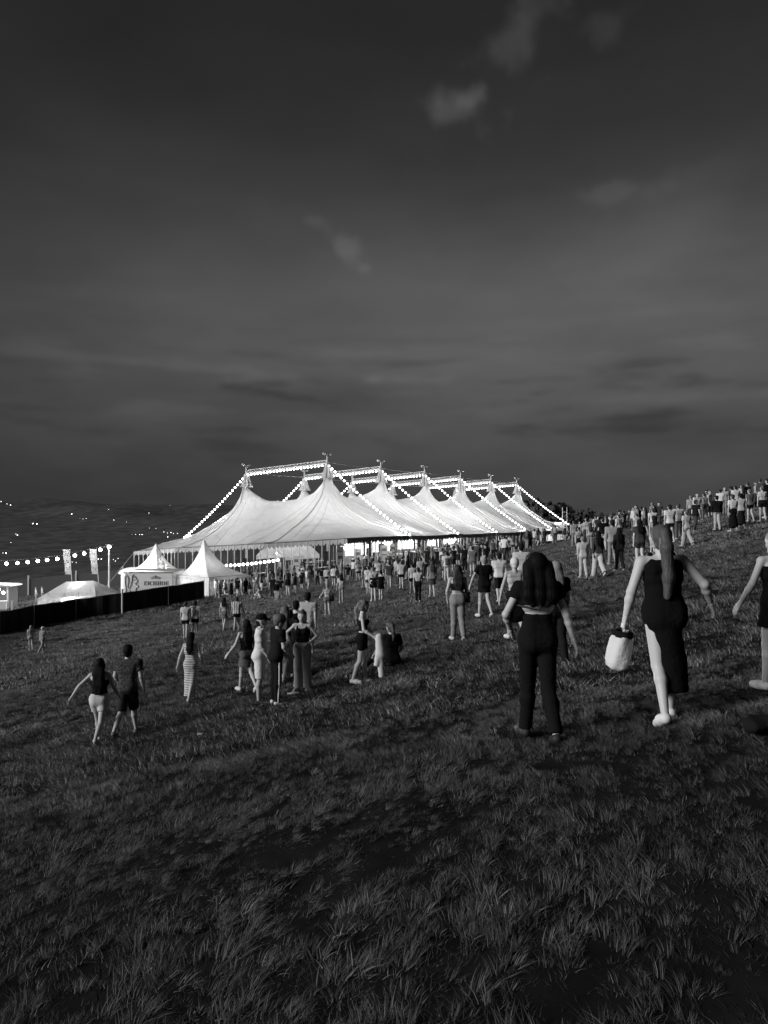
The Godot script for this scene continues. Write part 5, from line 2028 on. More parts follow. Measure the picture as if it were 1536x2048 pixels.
		var cl := done(sf, "cloth", mat(0.36, 0.8, "tarp"), fl2)
		var se := ST()
		for k in 3:
			var cy := tip.y - 0.55 - k * 0.75
			tube(se, [Vector3(-0.42 + 0.05 * k, cy + 0.18, 0.1), Vector3(-0.22 + 0.06 * k, cy - 0.12, 0.1), Vector3(-0.05 + 0.05 * k, cy + 0.2, 0.1)], 0.025, 5)
		done(se, "printed_mark", mat(0.15), cl)
	# kiosk at the edge with its lamps, a table and posts
	var kb := G(-41.5, 80.0)
	var ks := thing("kiosk", kb, "small lit kiosk with a flat roof beyond the black fence", "kiosk")
	var s11 := ST()
	box(s11, Vector3(-0.8, 2.75, 0), Vector3(5.2, 0.16, 2.8), Basis(Vector3.BACK, -0.06), 0.03)
	done(s11, "roof", mat(0.5, 0.6), ks)
	var s12 := ST()
	box(s12, Vector3(-0.9, 0.5, 1.0), Vector3(4.4, 1.1, 0.5), Basis.IDENTITY, 0.04)
	done(s12, "counter", mat(0.6, 0.7), ks)
	var s13 := ST()
	box(s13, Vector3(-0.9, 1.3, -1.1), Vector3(4.6, 2.7, 0.12))
	done(s13, "back_wall", mat(0.12, 0.8), ks)
	for x in [-3.2, -1.0, 1.3]:
		var s14 := ST()
		box(s14, Vector3(x, 1.3, 0.9), Vector3(0.12, 2.8, 0.12))
		done(s14, "post", mat(0.5), ks)
	for q in [[-0.4, 2.1], [0.4, 2.25], [0.9, 1.9], [-1.6, 2.0]]:
		var p := Vector3(q[0], q[1], 1.0)
		part("lamp_bulb", bulb_mesh, glow(9.0), ks, p).scale = Vector3.ONE * 1.7
		var s15 := ST()
		tube(s15, [p, Vector3(p.x, 2.7, p.z)], 0.015, 4)
		done(s15, "lamp_cord", mat(0.05), ks)
		omni(p, 1.0, 0.17, ks)
	var k := 0
	for q in [[-36.9, 73.5, 1.3, "short white post in front of the kiosk counter"], [-35.5, 67.5, 1.7, "white post beside the canopy tent's valance corner"], [-33.6, 84.0, 1.2, "short white post behind the canopy tent, near the flags"]]:
		var g := G(q[0], q[1])
		var po := thing("marker_post", g, q[3], "post", "white posts by the stalls")
		var sp := ST()
		box(sp, Vector3(0, q[2] * 0.5, 0), Vector3(0.16, q[2] + 0.1, 0.16), Basis.IDENTITY, 0.02)
		done(sp, "shaft", mat(0.65), po)
		var sc := ST()
		box(sc, Vector3(0, q[2] + 0.05, 0), Vector3(0.22, 0.07, 0.22), Basis.IDENTITY, 0.02)
		done(sc, "post_cap", mat(0.5), po)
	# low white stall behind the pole
	var lbx := G(-28.3, 84.0)
	var ls := thing("round_stall", lbx, "small white stall with a rounded roof beside the trailer", "stall")
	var s16 := ST()
	var dome := []
	var rr := []
	for i in 7:
		var an := PI * 0.5 * i / 6.0
		dome.append(Vector3(0, 2.35 + 0.7 * sin(an), 0))
		rr.append(1.7 * cos(an) + 0.05)
	tube(s16, dome, rr, 16)
	done(s16, "roof", mat(0.7, 0.6, "tarp"), ls)
	var s17 := ST()
	tube(s17, [Vector3(0, -0.1, 0), Vector3(0, 2.35, 0)], 1.45, 16)
	done(s17, "wall", mat(0.6), ls)
	# lit walkway boards before the bar tent
	var wb := G(-13.2, 71.0)
	var wk := thing("walkway", wb, "pale boards laid on the grass before the bar tent", "walkway")
	for i in 9:
		var a := Vector2(-16.5, 70.9).lerp(Vector2(-10.9, 76.8), i / 9.0)
		var b := Vector2(-16.5, 70.9).lerp(Vector2(-10.9, 76.8), (i + 0.93) / 9.0)
		var nrm := Vector2(0.725, -0.688) * 1.0
		var s18 := ST()
		var q := [G(a.x, a.y, 0.05) - wb, G(b.x, b.y, 0.05) - wb, G(b.x + nrm.x, b.y + nrm.y, 0.05) - wb, G(a.x + nrm.x, a.y + nrm.y, 0.05) - wb]
		quad(s18, q[3], q[2], q[1], q[0])
		quad(s18, q[3] - Vector3(0, 0.1, 0), q[2] - Vector3(0, 0.1, 0), q[2], q[3])
		done(s18, "board", mat(0.4 + 0.03 * (i % 3), 0.8), wk)


# ---------------------------------------------------------------- what stands inside the big top
func tent_at(a: float, b: float, up := 0.0) -> Vector3:
	var p := tp(a, b)
	return G(p.x, p.y, up)

func make_tent_inside():
	var yaw := atan2(-TENT_D.x, TENT_D.y)      # -z turned to the tent's long axis
	# food stall with a gable roof, lit by globes
	var fb := tent_at(7.0, -11.5)
	var fs := thing("food_stall", fb, "white gabled food stall glowing inside the big top", "stall", "", yaw)
	for s in [-1, 1]:
		var st := ST()
		quad(st, Vector3(s * 2.4, 2.4, 3.6), Vector3(s * 2.4, 2.4, -3.6), Vector3(0, 4.2, -3.6), Vector3(0, 4.2, 3.6))
		done(st, "roof_slope", mat(0.75, 0.6, "tarp"), fs)
		var s2 := ST()
		quad(s2, Vector3(s * 2.42, 1.9, 3.6), Vector3(s * 2.42, 1.9, -3.6), Vector3(s * 2.42, 2.4, -3.6), Vector3(s * 2.42, 2.4, 3.6))
		done(s2, "valance", mat(0.7, 0.6, "tarp"), fs)
		for z in [-3.5, 0.0, 3.5]:
			var s3 := ST()
			tube(s3, [Vector3(s * 2.35, -0.1, z), Vector3(s * 2.35, 2.4, z)], 0.05, 6)
			done(s3, "leg", mat(0.6, 0.4, "metal"), fs)
	var s4 := ST()
	box(s4, Vector3(2.2, 0.55, 0), Vector3(0.6, 1.1, 6.6), Basis.IDENTITY, 0.03)
	done(s4, "counter", mat(0.5), fs)
	for z in [-2.4, 0.0, 2.4]:
		part("lamp_bulb", bulb_mesh, glow(6.0), fs, Vector3(0, 2.7, z))
		var s5 := ST()
		tube(s5, [Vector3(0, 2.8, z), Vector3(0, 4.15, z)], 0.015, 4)
		done(s5, "lamp_cord", mat(0.05), fs)
		omni(Vector3(0, 2.7, z), 2.2, 0.1, fs)
	# globes strung across the front of the floor
	var a := tent_at(-6.5, -14.5, 2.6)
	var b := tent_at(-5.5, -2.5, 2.55)
	local_bulbs("festoon_string", sagged(a, b, 0.25), 0.62, 0.16, 9.0, 2.4, "string of round globes low inside the front of the big top", "globe strings inside the big top")
	local_bulbs("festoon_string", sagged(tent_at(-3.0, 3.0, 3.1), tent_at(6.0, 9.0, 3.0), 0.2), 3.4, 0.18, 11.0, 0.0, "few bright globes spaced under the near corner of the big top", "globe strings inside the big top")
	for q in [[-2.2, 3.6], [1.5, 6.2], [4.5, 8.1]]:
		omni(tent_at(q[0], q[1], 2.9), 4.0, 0.18, fs.get_parent())
	# poles that carry the two strings
	var n := 0
	for q in [[-6.5, -14.5, 2.75, "thin pole carrying the valley end of the low globe string"], [-5.5, -2.5, 2.7, "thin pole carrying the inner end of the low globe string"], [-3.0, 3.0, 3.2, "thin pole holding the few spaced globes, front end"], [6.0, 9.0, 3.1, "thin pole holding the few spaced globes, tent side end"]]:
		var g := tent_at(q[0], q[1])
		var po := thing("globe_pole", g, q[3], "pole", "poles carrying globe strings")
		var st := ST()
		tube(st, [Vector3(0, -0.1, 0), Vector3(0, q[2], 0)], 0.04, 6)
		done(st, "shaft", mat(0.3), po)
		var s2 := ST()
		box(s2, Vector3(0, 0.03, 0), Vector3(0.4, 0.06, 0.4), Basis.IDENTITY, 0.01)
		done(s2, "foot_plate", mat(0.1), po)
	# bright bar fronts: light boxes over counters
	var words := ["nearest the front", "second from the front", "third from the front", "fourth from the front", "farthest from the front"]
	for k in 5:
		var g := tent_at(9.0 + k * 5.4, -1.6 + k * 0.7)
		var bar := thing("bar_front", g, "bar with a glaring light box under the big top, %s" % words[k], "bar", "lit bars inside the big top", yaw)
		var st := ST()
		box(st, Vector3(0.3, 0.55, 0), Vector3(0.7, 1.1, 4.2), Basis.IDENTITY, 0.03)
		done(st, "counter", mat(0.25), bar)
		var s2 := ST()
		box(s2, Vector3(-0.9, 1.6, 0), Vector3(0.15, 3.2, 4.3), Basis.IDENTITY, 0.02)
		var bwall := done(s2, "back_wall", mat(0.3), bar)
		for z in [-1.1, 1.1]:
			var s3 := ST()
			box(s3, Vector3(-0.72, 2.2, z), Vector3(0.16, 1.5, 1.7), Basis.IDENTITY, 0.03)
			done(s3, "lamp_panel", glow(2.2), bwall)
			var l := AreaLight3D.new()
			l.name = "lamp_light"
			l.area_size = Vector2(1.6, 1.4)
			l.light_energy = 9.0
			l.area_range = 80.0
			l.shadow_enabled = true
			bar.add_child(l, true)
			l.position = Vector3(-0.6, 2.2, z)
			l.rotation.y = -PI / 2
		for z in [-2.05, 2.05]:
			var sbp := ST()
			box(sbp, Vector3(-0.3, 1.6, z), Vector3(0.1, 3.2, 0.1))
			done(sbp, "post", mat(0.3), bar)
	# dark cloth walls along the valley side and the back
	var wl := thing("tent_side_wall", tent_at(-9, -23), "dark cloth wall along the valley side of the big top", "wall")
	for k in 13:
		var p := tent_at(-9.0 + k * 6.0, -22.6) - wl.position
		var q := tent_at(-9.0 + (k + 1) * 6.0 - 0.08, -22.6) - wl.position
		var st := ST()
		quad(st, p, q, q + Vector3(0, 4.4, 0), p + Vector3(0, 4.4, 0))
		done(st, "cloth_panel", mat(0.06 + 0.02 * (k % 3), 0.9), wl)
	# white banners and price boards hung inside
	var bw := ["nearest the front corner", "beside the nearest mast", "above the middle bar tables", "next to the glaring bars", "by the second mast"]
	var bp := [[-4.5, 5.0, 2.4], [1.5, 3.2, 2.6], [-2.0, -3.0, 2.5], [6.0, 4.0, 2.5], [10.5, 2.5, 2.4]]
	for k in 5:
		var g := tent_at(bp[k][0], bp[k][1])
		var bn := thing("banner_stand", g, "upright white banner stand inside the big top, %s" % bw[k], "banner", "banner stands inside the big top", yaw + 0.5)
		var st := ST()
		box(st, Vector3(0, 1.5, 0), Vector3(0.85, 1.9, 0.02))
		var cl := done(st, "cloth", mat(0.55, 0.8), bn)
		var s2 := ST()
		box(s2, Vector3(0, 0.03, 0), Vector3(0.9, 0.06, 0.4), Basis.IDENTITY, 0.01)
		tube(s2, [Vector3(0, 0, -0.04), Vector3(0, 2.45, -0.04)], 0.02, 5)
		done(s2, "stand", mat(0.2), bn)
		var s3 := ST()
		box(s3, Vector3(0, 1.9, 0.015), Vector3(0.5, 0.35, 0.01))
		box(s3, Vector3(0, 1.3, 0.015), Vector3(0.6, 0.12, 0.01))
		done(s3, "printed_block", mat(0.15), cl)
	# beer tables
	var r := RandomNumberGenerator.new()
	r.seed = 77
	for k in 16:
		var a2 := r.randf_range(-8.0, 22.0)
		var b2 := r.randf_range(-19.0, 6.0)
		var t := thing("beer_table", tent_at(a2, b2), "long folding table among the crowd under the big top", "table", "tables inside the big top", yaw + r.randf_range(-0.2, 0.2) + (PI / 2 if k % 3 == 0 else 0.0))
		var st := ST()
		box(st, Vector3(0, 1.02, 0), Vector3(0.65, 0.05, 2.2), Basis.IDENTITY, 0.01)
		done(st, "table_top", mat(0.5, 0.5), t)
		for z in [-0.85, 0.85]:
			for x in [-0.25, 0.25]:
				var s2 := ST()
				tube(s2, [Vector3(x, -0.05, z), Vector3(x * 0.8, 1.0, z)], 0.02, 5)
				done(s2, "leg", mat(0.1), t)

func make_right_far():
	# lighting rig and a lit marquee beyond the far end of the tent
	var g := G(34.2, 140.0)
	var rig := thing("rig_frame", g, "slim goalpost frame standing beyond the far end of the big top", "frame")
	for x in [-0.42, 0.42]:
		var st := ST()
		tube(st, [Vector3(x, -0.1, 0), Vector3(x, CAM_Y + 2.4 - g.y, 0)], 0.07, 6)
		done(st, "upright", mat(0.75, 0.5), rig)
	var s2 := ST()
	tube(s2, [Vector3(-0.42, CAM_Y + 1.5 - g.y, 0), Vector3(0.42, CAM_Y + 1.5 - g.y, 0)], 0.05, 6)
	done(s2, "cross_bar", mat(0.6, 0.5), rig)
	var mb := G(33.0, 148.0)
	var mq := thing("marquee", mb, "low white marquee glowing beyond the far end of the big top", "tent")
	var y1 := CAM_Y - 1.35 - mb.y
	for s in [-1, 1]:
		var st := ST()
		quad(st, Vector3(-3.6, y1, s * 2.5), Vector3(3.6, y1, s * 2.5), Vector3(3.3, y1 + 0.9, 0), Vector3(-3.3, y1 + 0.9, 0))
		done(st, "roof_slope", mat(0.75, 0.6, "tarp"), mq)
		for x in [-3.5, 0.0, 3.5]:
			var s3 := ST()
			tube(s3, [Vector3(x, -0.1, s * 2.4), Vector3(x, y1, s * 2.4)], 0.06, 6)
			done(s3, "leg", mat(0.5, 0.4, "metal"), mq)
	var s4 := ST()
	quad(s4, Vector3(-3.5, 0, -2.4), Vector3(3.5, 0, -2.4), Vector3(3.5, y1, -2.4), Vector3(-3.5, y1, -2.4))
	done(s4, "cloth_wall", mat(0.7, 0.6, "tarp"), mq)
	for x in [-1.8, 1.8]:
		part("lamp_bulb", bulb_mesh, glow(8.0), mq, Vector3(x, y1 - 0.2, 0))
		omni(Vector3(x, y1 - 0.2, 0), 12.0, 0.1, mq)
	# dark wood on the rise behind
	var mm := MultiMesh.new()
	mm.transform_format = MultiMesh.TRANSFORM_3D
	var cl := ST()
	var r := RandomNumberGenerator.new()
	r.seed = 5
	for k in 40:
		var p := Vector3(r.randf_range(-1, 1), r.randf_range(-1, 1), r.randf_range(-1, 1)).normalized() * r.randf_range(0.5, 1.0)
		var u := Vector3(r.randf_range(-1, 1), r.randf_range(-1, 1), r.randf_range(-1, 1)).normalized() * 0.3
		var w := u.cross(p).normalized() * 0.26
		quad(cl, p - u - w, p + u - w, p + u + w, p - u + w)
	cl.generate_normals()
	mm.mesh = cl.commit()
	var n := 1500
	mm.instance_count = n
	for k in n:
		var tree := k % 60
		var rt := RandomNumberGenerator.new()
		rt.seed = 900 + tree
		var x := 62.0 + rt.randf() * 120.0
		var d := 330.0 + rt.randf() * 80.0
		var hgt := 17.0 + rt.randf() * 9.0 - maxf(0.0, (x - 100.0) * 0.16)
		var gy := minf(ground(x, d), CAM_Y - 14.0)
		var up := CAM_Y + lerpf(11.5, 2.5, clampf((x / d - 0.20) / 0.14, 0, 1)) - rt.randf() * 5.0
		var q := Vector3(r.randf_range(-1, 1), r.randf_range(-1, 1), r.randf_range(-1, 1)).normalized() * pow(r.randf(), 0.4)
		var c := Vector3(x + q.x * 5.5, up - 8.0 + q.y * 8.0, -d + q.z * 5.5)
		mm.set_instance_transform(k, Transform3D(Basis.from_euler(Vector3(r.randf() * 6, r.randf() * 6, r.randf() * 6)).scaled(Vector3.ONE * r.randf_range(1.6, 2.8)), c))
	var mi := MultiMeshInstance3D.new()
	mi.name = "distant_wood"
	mi.multimesh = mm
	mi.material_override = mat(0.05, 0.9)
	add_child(mi)
	tag(mi, "dark wooded rise beyond the big top's far end", "wood", "", "stuff")

# ---------------------------------------------------------------- carried and dropped things
func joint(i: int, left: bool) -> Vector3:
	var q: Array = PEOPLE[i]
	var J := skeleton(parse(q[4]))
	var w: Vector3 = J["la" if left else "ra"][2] + J["la" if left else "ra"][3] * 0.10
	var t := Transform3D(Basis(Vector3.UP, q[3]).scaled(Vector3.ONE * float(q[2]) / 1.7), G(q[0], q[1], -0.01))
	return t * w

func on_body(i: int, x: float, y: float, z: float) -> Vector3:
	var q: Array = PEOPLE[i]
	var J := skeleton(parse(q[4]))
	var t := Transform3D(Basis(Vector3.UP, q[3]).scaled(Vector3.ONE * float(q[2]) / 1.7), G(q[0], q[1], -0.01))
	var p: Vector3 = J.at.call(x, y, z)
	return t * p

func soft_bag(i: int, at: Vector3, size: Vector3, v: float, strap: Array, label: String, called := "shoulder_bag"):
	var t := thing(called, at, label, "bag", "", PEOPLE[i][3])
	var h := size * 0.5
	var r := minf(h.x, h.z) * 0.8
	var arr := net([[Vector3(-h.x + r, -h.y + r, 0), Vector3(h.x - r, -h.y + r, 0), r, r, 1.0], [Vector3(-h.x + r, h.y - r, 0), Vector3(h.x - r, h.y - r, 0), r * 0.9, r * 0.9, 1.0], [Vector3(-h.x * 0.5, 0, 0), Vector3(h.x * 0.5, 0, 0), r * 1.05, r * 1.05, 1.0], [Vector3(0, -h.y * 0.5, 0), Vector3(0, h.y * 0.5, 0), minf(r * 1.1, h.x), minf(r * 1.1, h.x), 0.9]], 0.02, 0.05, -99, 99, 0.004)
	part("pouch", arrays_mesh(arr[0], arr[1], arr[2]), mat(v, 0.7, "cloth"), t)
	if strap.size() > 1:
		var st := ST()
		var pts := []
		for p in strap:
			pts.append((p - at).rotated(Vector3.UP, -PEOPLE[i][3]))
		tube(st, pts, 0.013, 5)
		done(st, "strap", mat(v * 0.8, 0.7), t)

func make_small_things():
	# the white bucket bag swinging from the hand
	var hp := joint(I_BAGWOMAN, true)
	var bag := thing("bucket_bag", hp, "soft white bucket bag with a black rim hanging from a hand", "bag")
	bag.rotation.z = -0.16
	bag.scale = Vector3.ONE * 0.76
	var prof := [[0.0, -0.50], [0.07, -0.495], [0.12, -0.46], [0.138, -0.38], [0.14, -0.25], [0.132, -0.13], [0.125, -0.085]]
	var arr := lathe(prof, 28, 0.014)
	part("pouch", arr, mat(0.62, 0.9, "cloth"), bag)
	part("rim_band", lathe([[0.126, -0.10], [0.130, -0.06], [0.122, -0.02], [0.10, -0.022]], 28, 0.006), mat(0.012, 0.9, "cloth"), bag)
	var st := ST()
	tube(st, [Vector3(-0.11, -0.03, 0), Vector3(-0.06, 0.0, 0), Vector3(0, 0.012, 0), Vector3(0.06, 0.0, 0), Vector3(0.11, -0.03, 0)], 0.011, 6)
	done(st, "handle", mat(0.012, 0.8), bag)
	var p := on_body(I_CENTER, -0.2, 1.16, -0.02)
	soft_bag(I_CENTER, p, Vector3(0.2, 0.18, 0.1), 0.012, [p + Vector3(-0.05, 0.08, 0), on_body(I_CENTER, -0.02, 1.2, 0.14), on_body(I_CENTER, 0.1, 1.42, 0.06)], "black pouch at the hip of the woman with long black hair", "hip_pouch")
	p = on_body(I_HALTER, 0.19, 0.98, 0.03)
	soft_bag(I_HALTER, p, Vector3(0.2, 0.26, 0.1), 0.02, [p + Vector3(0, 0.1, 0), on_body(I_HALTER, 0.12, 1.3, 0.11), on_body(I_HALTER, -0.1, 1.43, 0.03)], "small black bag on the hip of the woman in the halter top")
	p = on_body(I_SQUAREBAG, 0.0, 0.95, 0.2)
	soft_bag(I_SQUAREBAG, p, Vector3(0.42, 0.5, 0.16), 0.015, [p + Vector3(0, 0.22, 0), on_body(I_SQUAREBAG, -0.05, 1.25, 0.14), on_body(I_SQUAREBAG, -0.12, 1.43, 0.04)], "boxy black bag slung behind the woman in the light top", "sling_bag")
	p = on_body(I_BACKPACK, 0.03, 1.15, 0.2)
	soft_bag(I_BACKPACK, p, Vector3(0.32, 0.52, 0.18), 0.008, [p + Vector3(0, 0.24, 0), on_body(I_BACKPACK, 0.1, 1.45, 0.03)], "slim black backpack over a white t-shirt", "backpack")
	p = on_body(I_CAMISOLE, 0.24, 0.95, 0.05)
	soft_bag(I_CAMISOLE, p, Vector3(0.2, 0.3, 0.12), 0.02, [p + Vector3(0, 0.12, 0), on_body(I_CAMISOLE, 0.15, 1.43, 0.02)], "dark bag hanging beside the woman with a raised arm")
	p = on_body(I_WHITEPACK, 0.02, 1.14, 0.2)
	soft_bag(I_WHITEPACK, p, Vector3(0.26, 0.42, 0.16), 0.1, [p + Vector3(0, 0.2, 0), on_body(I_WHITEPACK, 0.1, 1.45, 0.03)], "grey backpack worn by the man with light trousers", "backpack")
	# the pale jacket over the arm of the woman who looks round
	var jp := joint(I_JACKET, false)
	var jk := thing("jacket", jp, "pale jacket hanging from the arm of the woman in black bike shorts", "jacket")
	var ja := net([[Vector3(0.02, 0.05, 0.02), Vector3(0.05, -0.28, 0.02), 0.07, 0.10, 0.8], [Vector3(0.05, -0.3, 0.02), Vector3(0.07, -0.72, 0.03), 0.07, 0.055, 0.8, true], [Vector3(0.0, -0.3, 0.04), Vector3(-0.03, -0.5, 0.05), 0.06, 0.05, 0.8, true]], 0.016, 0.03, -99, 99, 0.007)
	part("cloth", arrays_mesh(ja[0], ja[1], ja[2]), mat(0.55, 0.9, "cloth"), jk)
	# cups and litter
	var cup := lathe([[0.0, 0.0], [0.032, 0.0], [0.045, 0.12], [0.042, 0.12], [0.03, 0.01]], 14, 0.0)
	for q in LITTER:
		var t := thing(q[0], G(q[1], q[2], 0.07), q[3], "litter" if q[0] != "paper_scrap" else "paper", "litter on the grass")
		if q[0] == "drink_cup":
			var c := part("cup_wall", cup, mat(0.6, 0.4), t)
			c.rotation = Vector3(1.3, q[4], 0.2)
		elif q[0] == "bottle":
			var c := part("bottle_body", lathe([[0.0, 0.0], [0.033, 0.0], [0.035, 0.15], [0.014, 0.19], [0.014, 0.23], [0.0, 0.23]], 12, 0.0), mat(0.6, 0.2), t)
			c.rotation = Vector3(0, q[4], 1.5)
		else:
			var s2 := ST()
			quad(s2, Vector3(-0.09, 0.0, 0.06), Vector3(0.02, 0.04, 0.07), Vector3(0.03, 0.02, -0.05), Vector3(-0.08, 0.05, -0.06))
			quad(s2, Vector3(0.02, 0.04, 0.07), Vector3(0.1, 0.0, 0.05), Vector3(0.09, 0.03, -0.06), Vector3(0.03, 0.02, -0.05))
			var sh := done(s2, "sheet", mat(0.6, 0.9), t)
			sh.rotation.y = q[4]
			sh.scale = Vector3.ONE * 0.55
	var dk := thing("dark_lump", G(2.95, 5.75, 0.05), "low black lump lying in the grass behind the rightmost woman", "cloth")  # low black lump set into the grass
	var da := net([[Vector3(-0.11, 0, 0.02), Vector3(0.1, 0.01, 0), 0.06, 0.05, 1.6], [Vector3(-0.05, 0.02, -0.06), Vector3(0.06, 0.03, 0.05), 0.05, 0.05, 1.3]], 0.015, 0.04, -99, 99, 0.01)
	part("cloth", arrays_mesh(da[0], da[1], da[2]), mat(0.012, 0.9, "cloth"), dk)
	# a low crowd barrier by the tent's near corner
	var bb := G(-3.6, 66.0)
	var br := thing("crowd_barrier", bb, "grey metal crowd barrier standing before the big top's near corner", "barrier")
	for k in 14:
		var s3 := ST()
		tube(s3, [Vector3(k * 0.16, 0.18, 0), Vector3(k * 0.16, 1.05, 0)], 0.012, 4)
		done(s3, "bar", mat(0.45, 0.4, "metal"), br)
	var s4 := ST()
	tube(s4, [Vector3(-0.05, -0.05, 0), Vector3(-0.05, 1.1, 0), Vector3(2.15, 1.1, 0), Vector3(2.15, -0.05, 0)], 0.022, 6)
	tube(s4, [Vector3(-0.05, 0.18, 0), Vector3(2.15, 0.18, 0)], 0.018, 6)
	done(s4, "frame", mat(0.45, 0.4, "metal"), br)

func lathe(prof: Array, sides: int, wobble: float) -> ArrayMesh:
	var v := PackedVector3Array()
	var ix := PackedInt32Array()
	for i in prof.size():
		for k in sides:
			var an := TAU * k / sides
			var r: float = prof[i][0] + (wobble * sin(an * 5.0 + i * 1.1) * (1.0 if prof[i][0] > 0.05 else 0.0))
			v.append(Vector3(cos(an) * r, prof[i][1], sin(an) * r))
	for i in prof.size() - 1:
		for k in sides:
			var a := i * sides + k
			var b := i * sides + (k + 1) % sides
			ix.append_array([a, b, b + sides, a, b + sides, a + sides])
	return arrays_mesh(v, normals_of(v, ix), ix)


# ---------------------------------------------------------------- grass
func tuft(seed_: int, blades: int, seg: int, spread: float, lmin: float, lmax: float, width: float, comb: float) -> ArrayMesh:
	var r := RandomNumberGenerator.new()
	r.seed = seed_
	var v := PackedVector3Array()
	var n := PackedVector3Array()
	var ix := PackedInt32Array()
	var col := PackedColorArray()
	for b in blades:
		var az := r.randf() * TAU
		var out := sqrt(r.randf())
		var base := Vector3(cos(az), 0, sin(az)) * spread * out
		var dir := (Vector3(cos(az), 0, sin(az)) * 0.7 + Vector3(1, 0, r.randf_range(-0.5, 0.5)) * comb).normalized()
		var side := dir.cross(Vector3.UP).rotated(Vector3.UP, r.randf_range(-1.0, 1.0))
		var ln := lerpf(lmin, lmax, r.randf())
		var an := r.randf_range(0.0, 0.35) + 0.65 * out * r.randf()
		var bend := r.randf_range(0.2, 1.9) / seg
		var p := base - Vector3(0, 0.02, 0)
		var w := width * r.randf_range(0.7, 1.3)
		var first := v.size()
		var t := r.randf_range(0.2, 1.0) if r.randf() < 0.8 else r.randf_range(2.0, 4.2)
		for s in seg + 1:
			var ww := w * (1.0 - pow(float(s) / seg, 1.6))
			var nn := (dir * cos(an) - Vector3.UP * sin(an)) * -1.0
			if s < seg:
				v.append(p - side * ww)
				v.append(p + side * ww)
				n.append(nn)
				n.append(nn)
				col.append(Color(t, t, t))
				col.append(Color(t, t, t))
			else:
				v.append(p)
				n.append(nn)
				col.append(Color(t, t, t))
			p += (dir * sin(an) + Vector3.UP * cos(an)) * ln / seg
			an += bend
		for s in seg - 1:
			var k := first + s * 2
			ix.append_array([k, k + 1, k + 3, k, k + 3, k + 2])
		var e := first + (seg - 1) * 2
		ix.append_array([e, e + 1, e + 2])
	var a := []
	a.resize(Mesh.ARRAY_MAX)
	a[Mesh.ARRAY_VERTEX] = v
	a[Mesh.ARRAY_COLOR] = col
	a[Mesh.ARRAY_INDEX] = ix
	var m := ArrayMesh.new()
	m.add_surface_from_arrays(Mesh.PRIMITIVE_TRIANGLES, a)
	return m

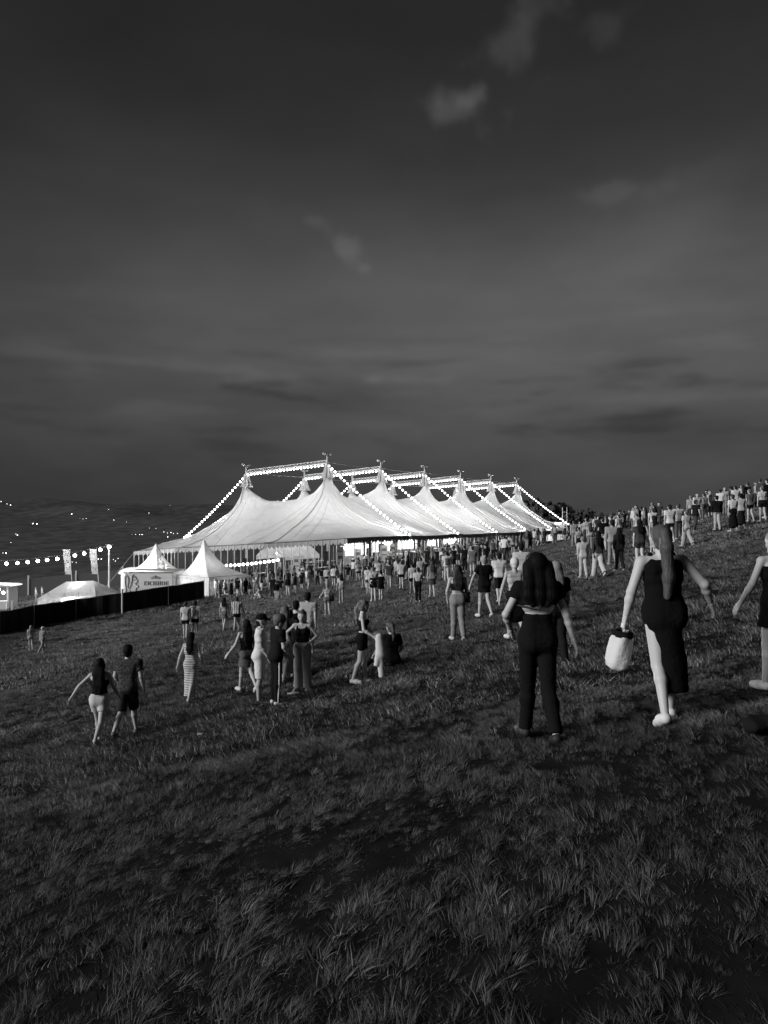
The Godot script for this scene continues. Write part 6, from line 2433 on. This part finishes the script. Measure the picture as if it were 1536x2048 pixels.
func make_grass():
	var gm := StandardMaterial3D.new()
	gm.albedo_color = Color.WHITE
	gm.vertex_color_use_as_albedo = true
	gm.roughness = 0.6
	gm.metallic_specular = 0.3
	gm.backlight_enabled = true
	gm.backlight = Color(0.5, 0.5, 0.5)
	var patch := FastNoiseLite.new()
	patch.seed = 17
	patch.frequency = 0.55
	patch.fractal_octaves = 3
	var clump := FastNoiseLite.new()
	clump.seed = 23
	clump.frequency = 4.6
	clump.fractal_octaves = 2
	var wide := FastNoiseLite.new()
	wide.seed = 18
	wide.frequency = 0.09
	var r := RandomNumberGenerator.new()
	r.seed = 99
	# [from d, to d, tufts per m2, tuft meshes, size, laid]
	var bands := [
		[1.3, 9.5, 280.0, [tuft(1, 34, 3, 0.062, 0.05, 0.13, 0.0025, 0.35), tuft(2, 30, 3, 0.055, 0.06, 0.16, 0.0027, 0.8), tuft(3, 38, 3, 0.07, 0.04, 0.11, 0.0027, 0.2), tuft(13, 22, 4, 0.05, 0.09, 0.21, 0.0028, 1.1)], 0.6, false],
		[1.3, 9.5, 170.0, [tuft(11, 9, 3, 0.09, 0.05, 0.12, 0.0026, 1.2)], 1.0, true],
		[9.5, 26.0, 80.0, [tuft(4, 32, 2, 0.085, 0.06, 0.14, 0.0042, 0.5), tuft(5, 28, 2, 0.095, 0.05, 0.13, 0.0048, 0.8)], 1.05, false],
		[9.5, 26.0, 60.0, [tuft(12, 10, 2, 0.12, 0.06, 0.13, 0.0045, 1.2)], 1.2, true],
		[26.0, 62.0, 26.0, [tuft(6, 26, 2, 0.16, 0.07, 0.16, 0.008, 0.6), tuft(7, 22, 2, 0.17, 0.07, 0.15, 0.009, 0.9)], 1.25, false],
		[62.0, 104.0, 12.0, [tuft(8, 16, 1, 0.3, 0.10, 0.2, 0.018, 0.6)], 1.4, false],
	]
	var total := 0
	for b in bands:
		for which in b[3].size():
			var rows := PackedFloat32Array()
			var count := 0
			var half0: float = 0.6 * b[1] + 1.8
			var area: float = (b[1] - b[0]) * 2.0 * half0
			var tries := int(area * b[2] / b[3].size())
			for k in tries:
				var d: float = r.randf_range(b[0], b[1])
				var x: float = r.randf_range(-half0, half0)
				if absf(x) > 0.6 * d + 1.8:
					continue
				var pn := patch.get_noise_2d(x, d)
				var wn := wide.get_noise_2d(x, d)
				# tufts stand in loose ribs along the slope's contour
				var cn := clump.get_noise_2d(0.9 * x - 0.42 * d, 0.32 * d + 0.15 * x)
				if not b[5] and cn < -0.05 - 0.05 * pn and r.randf() < 0.78:
					continue
				# pressed flat and dried paler where walked; tone also carries brighter light farther out
				var trod_lit: float = smoothstep(-0.12, 0.12, 1.1 * wn + 0.5 * pn + 0.25 * cn + clampf((d - 10.0 - 0.5 * x) * 0.06, -0.45, 0.42))
				if d > 69.0 and x > -0.60 * (d - 77.0) - 6.0:
					continue
				var s: float = b[4] * (0.75 + 0.75 * clampf(pn + 0.3, 0.0, 1.0) + 0.25 * wn + 0.5 * clampf(cn, -0.2, 0.7)) * r.randf_range(0.7, 1.25)
				var an := (wn * 2.2 + 0.45 * pn + 0.35 * cn) * 2.0 + 2.4 + r.randf_range(-0.9, 0.9)
				var flat: float = s * (r.randf_range(0.25, 0.5) if b[5] else r.randf_range(0.55, 0.85) if trod_lit > 0.5 else r.randf_range(0.5, 0.95))
				var c := cos(an) * s
				var q := sin(an) * s
				var tone := (0.035 if b[5] else 0.10) * r.randf_range(0.6, 1.35) * (1.0 + 0.25 * wn + 0.45 * pn + 0.35 * cn) * (1.0 + 1.2 * trod_lit)
				if r.randf() < 0.05:
					tone = r.randf_range(0.16, 0.26)
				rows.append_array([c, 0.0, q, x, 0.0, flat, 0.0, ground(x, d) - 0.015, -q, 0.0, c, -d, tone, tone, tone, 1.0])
				count += 1
			var mm := MultiMesh.new()
			mm.transform_format = MultiMesh.TRANSFORM_3D
			mm.use_colors = true
			mm.mesh = b[3][which]
			mm.instance_count = count
			mm.buffer = rows
			var mi := MultiMeshInstance3D.new()
			mi.name = numbered("grass")
			mi.multimesh = mm
			mi.material_override = gm
			add_child(mi)
			tag(mi, "trampled meadow grass over the slope", "grass", "", "stuff")
			total += count
	print("tufts ", total)
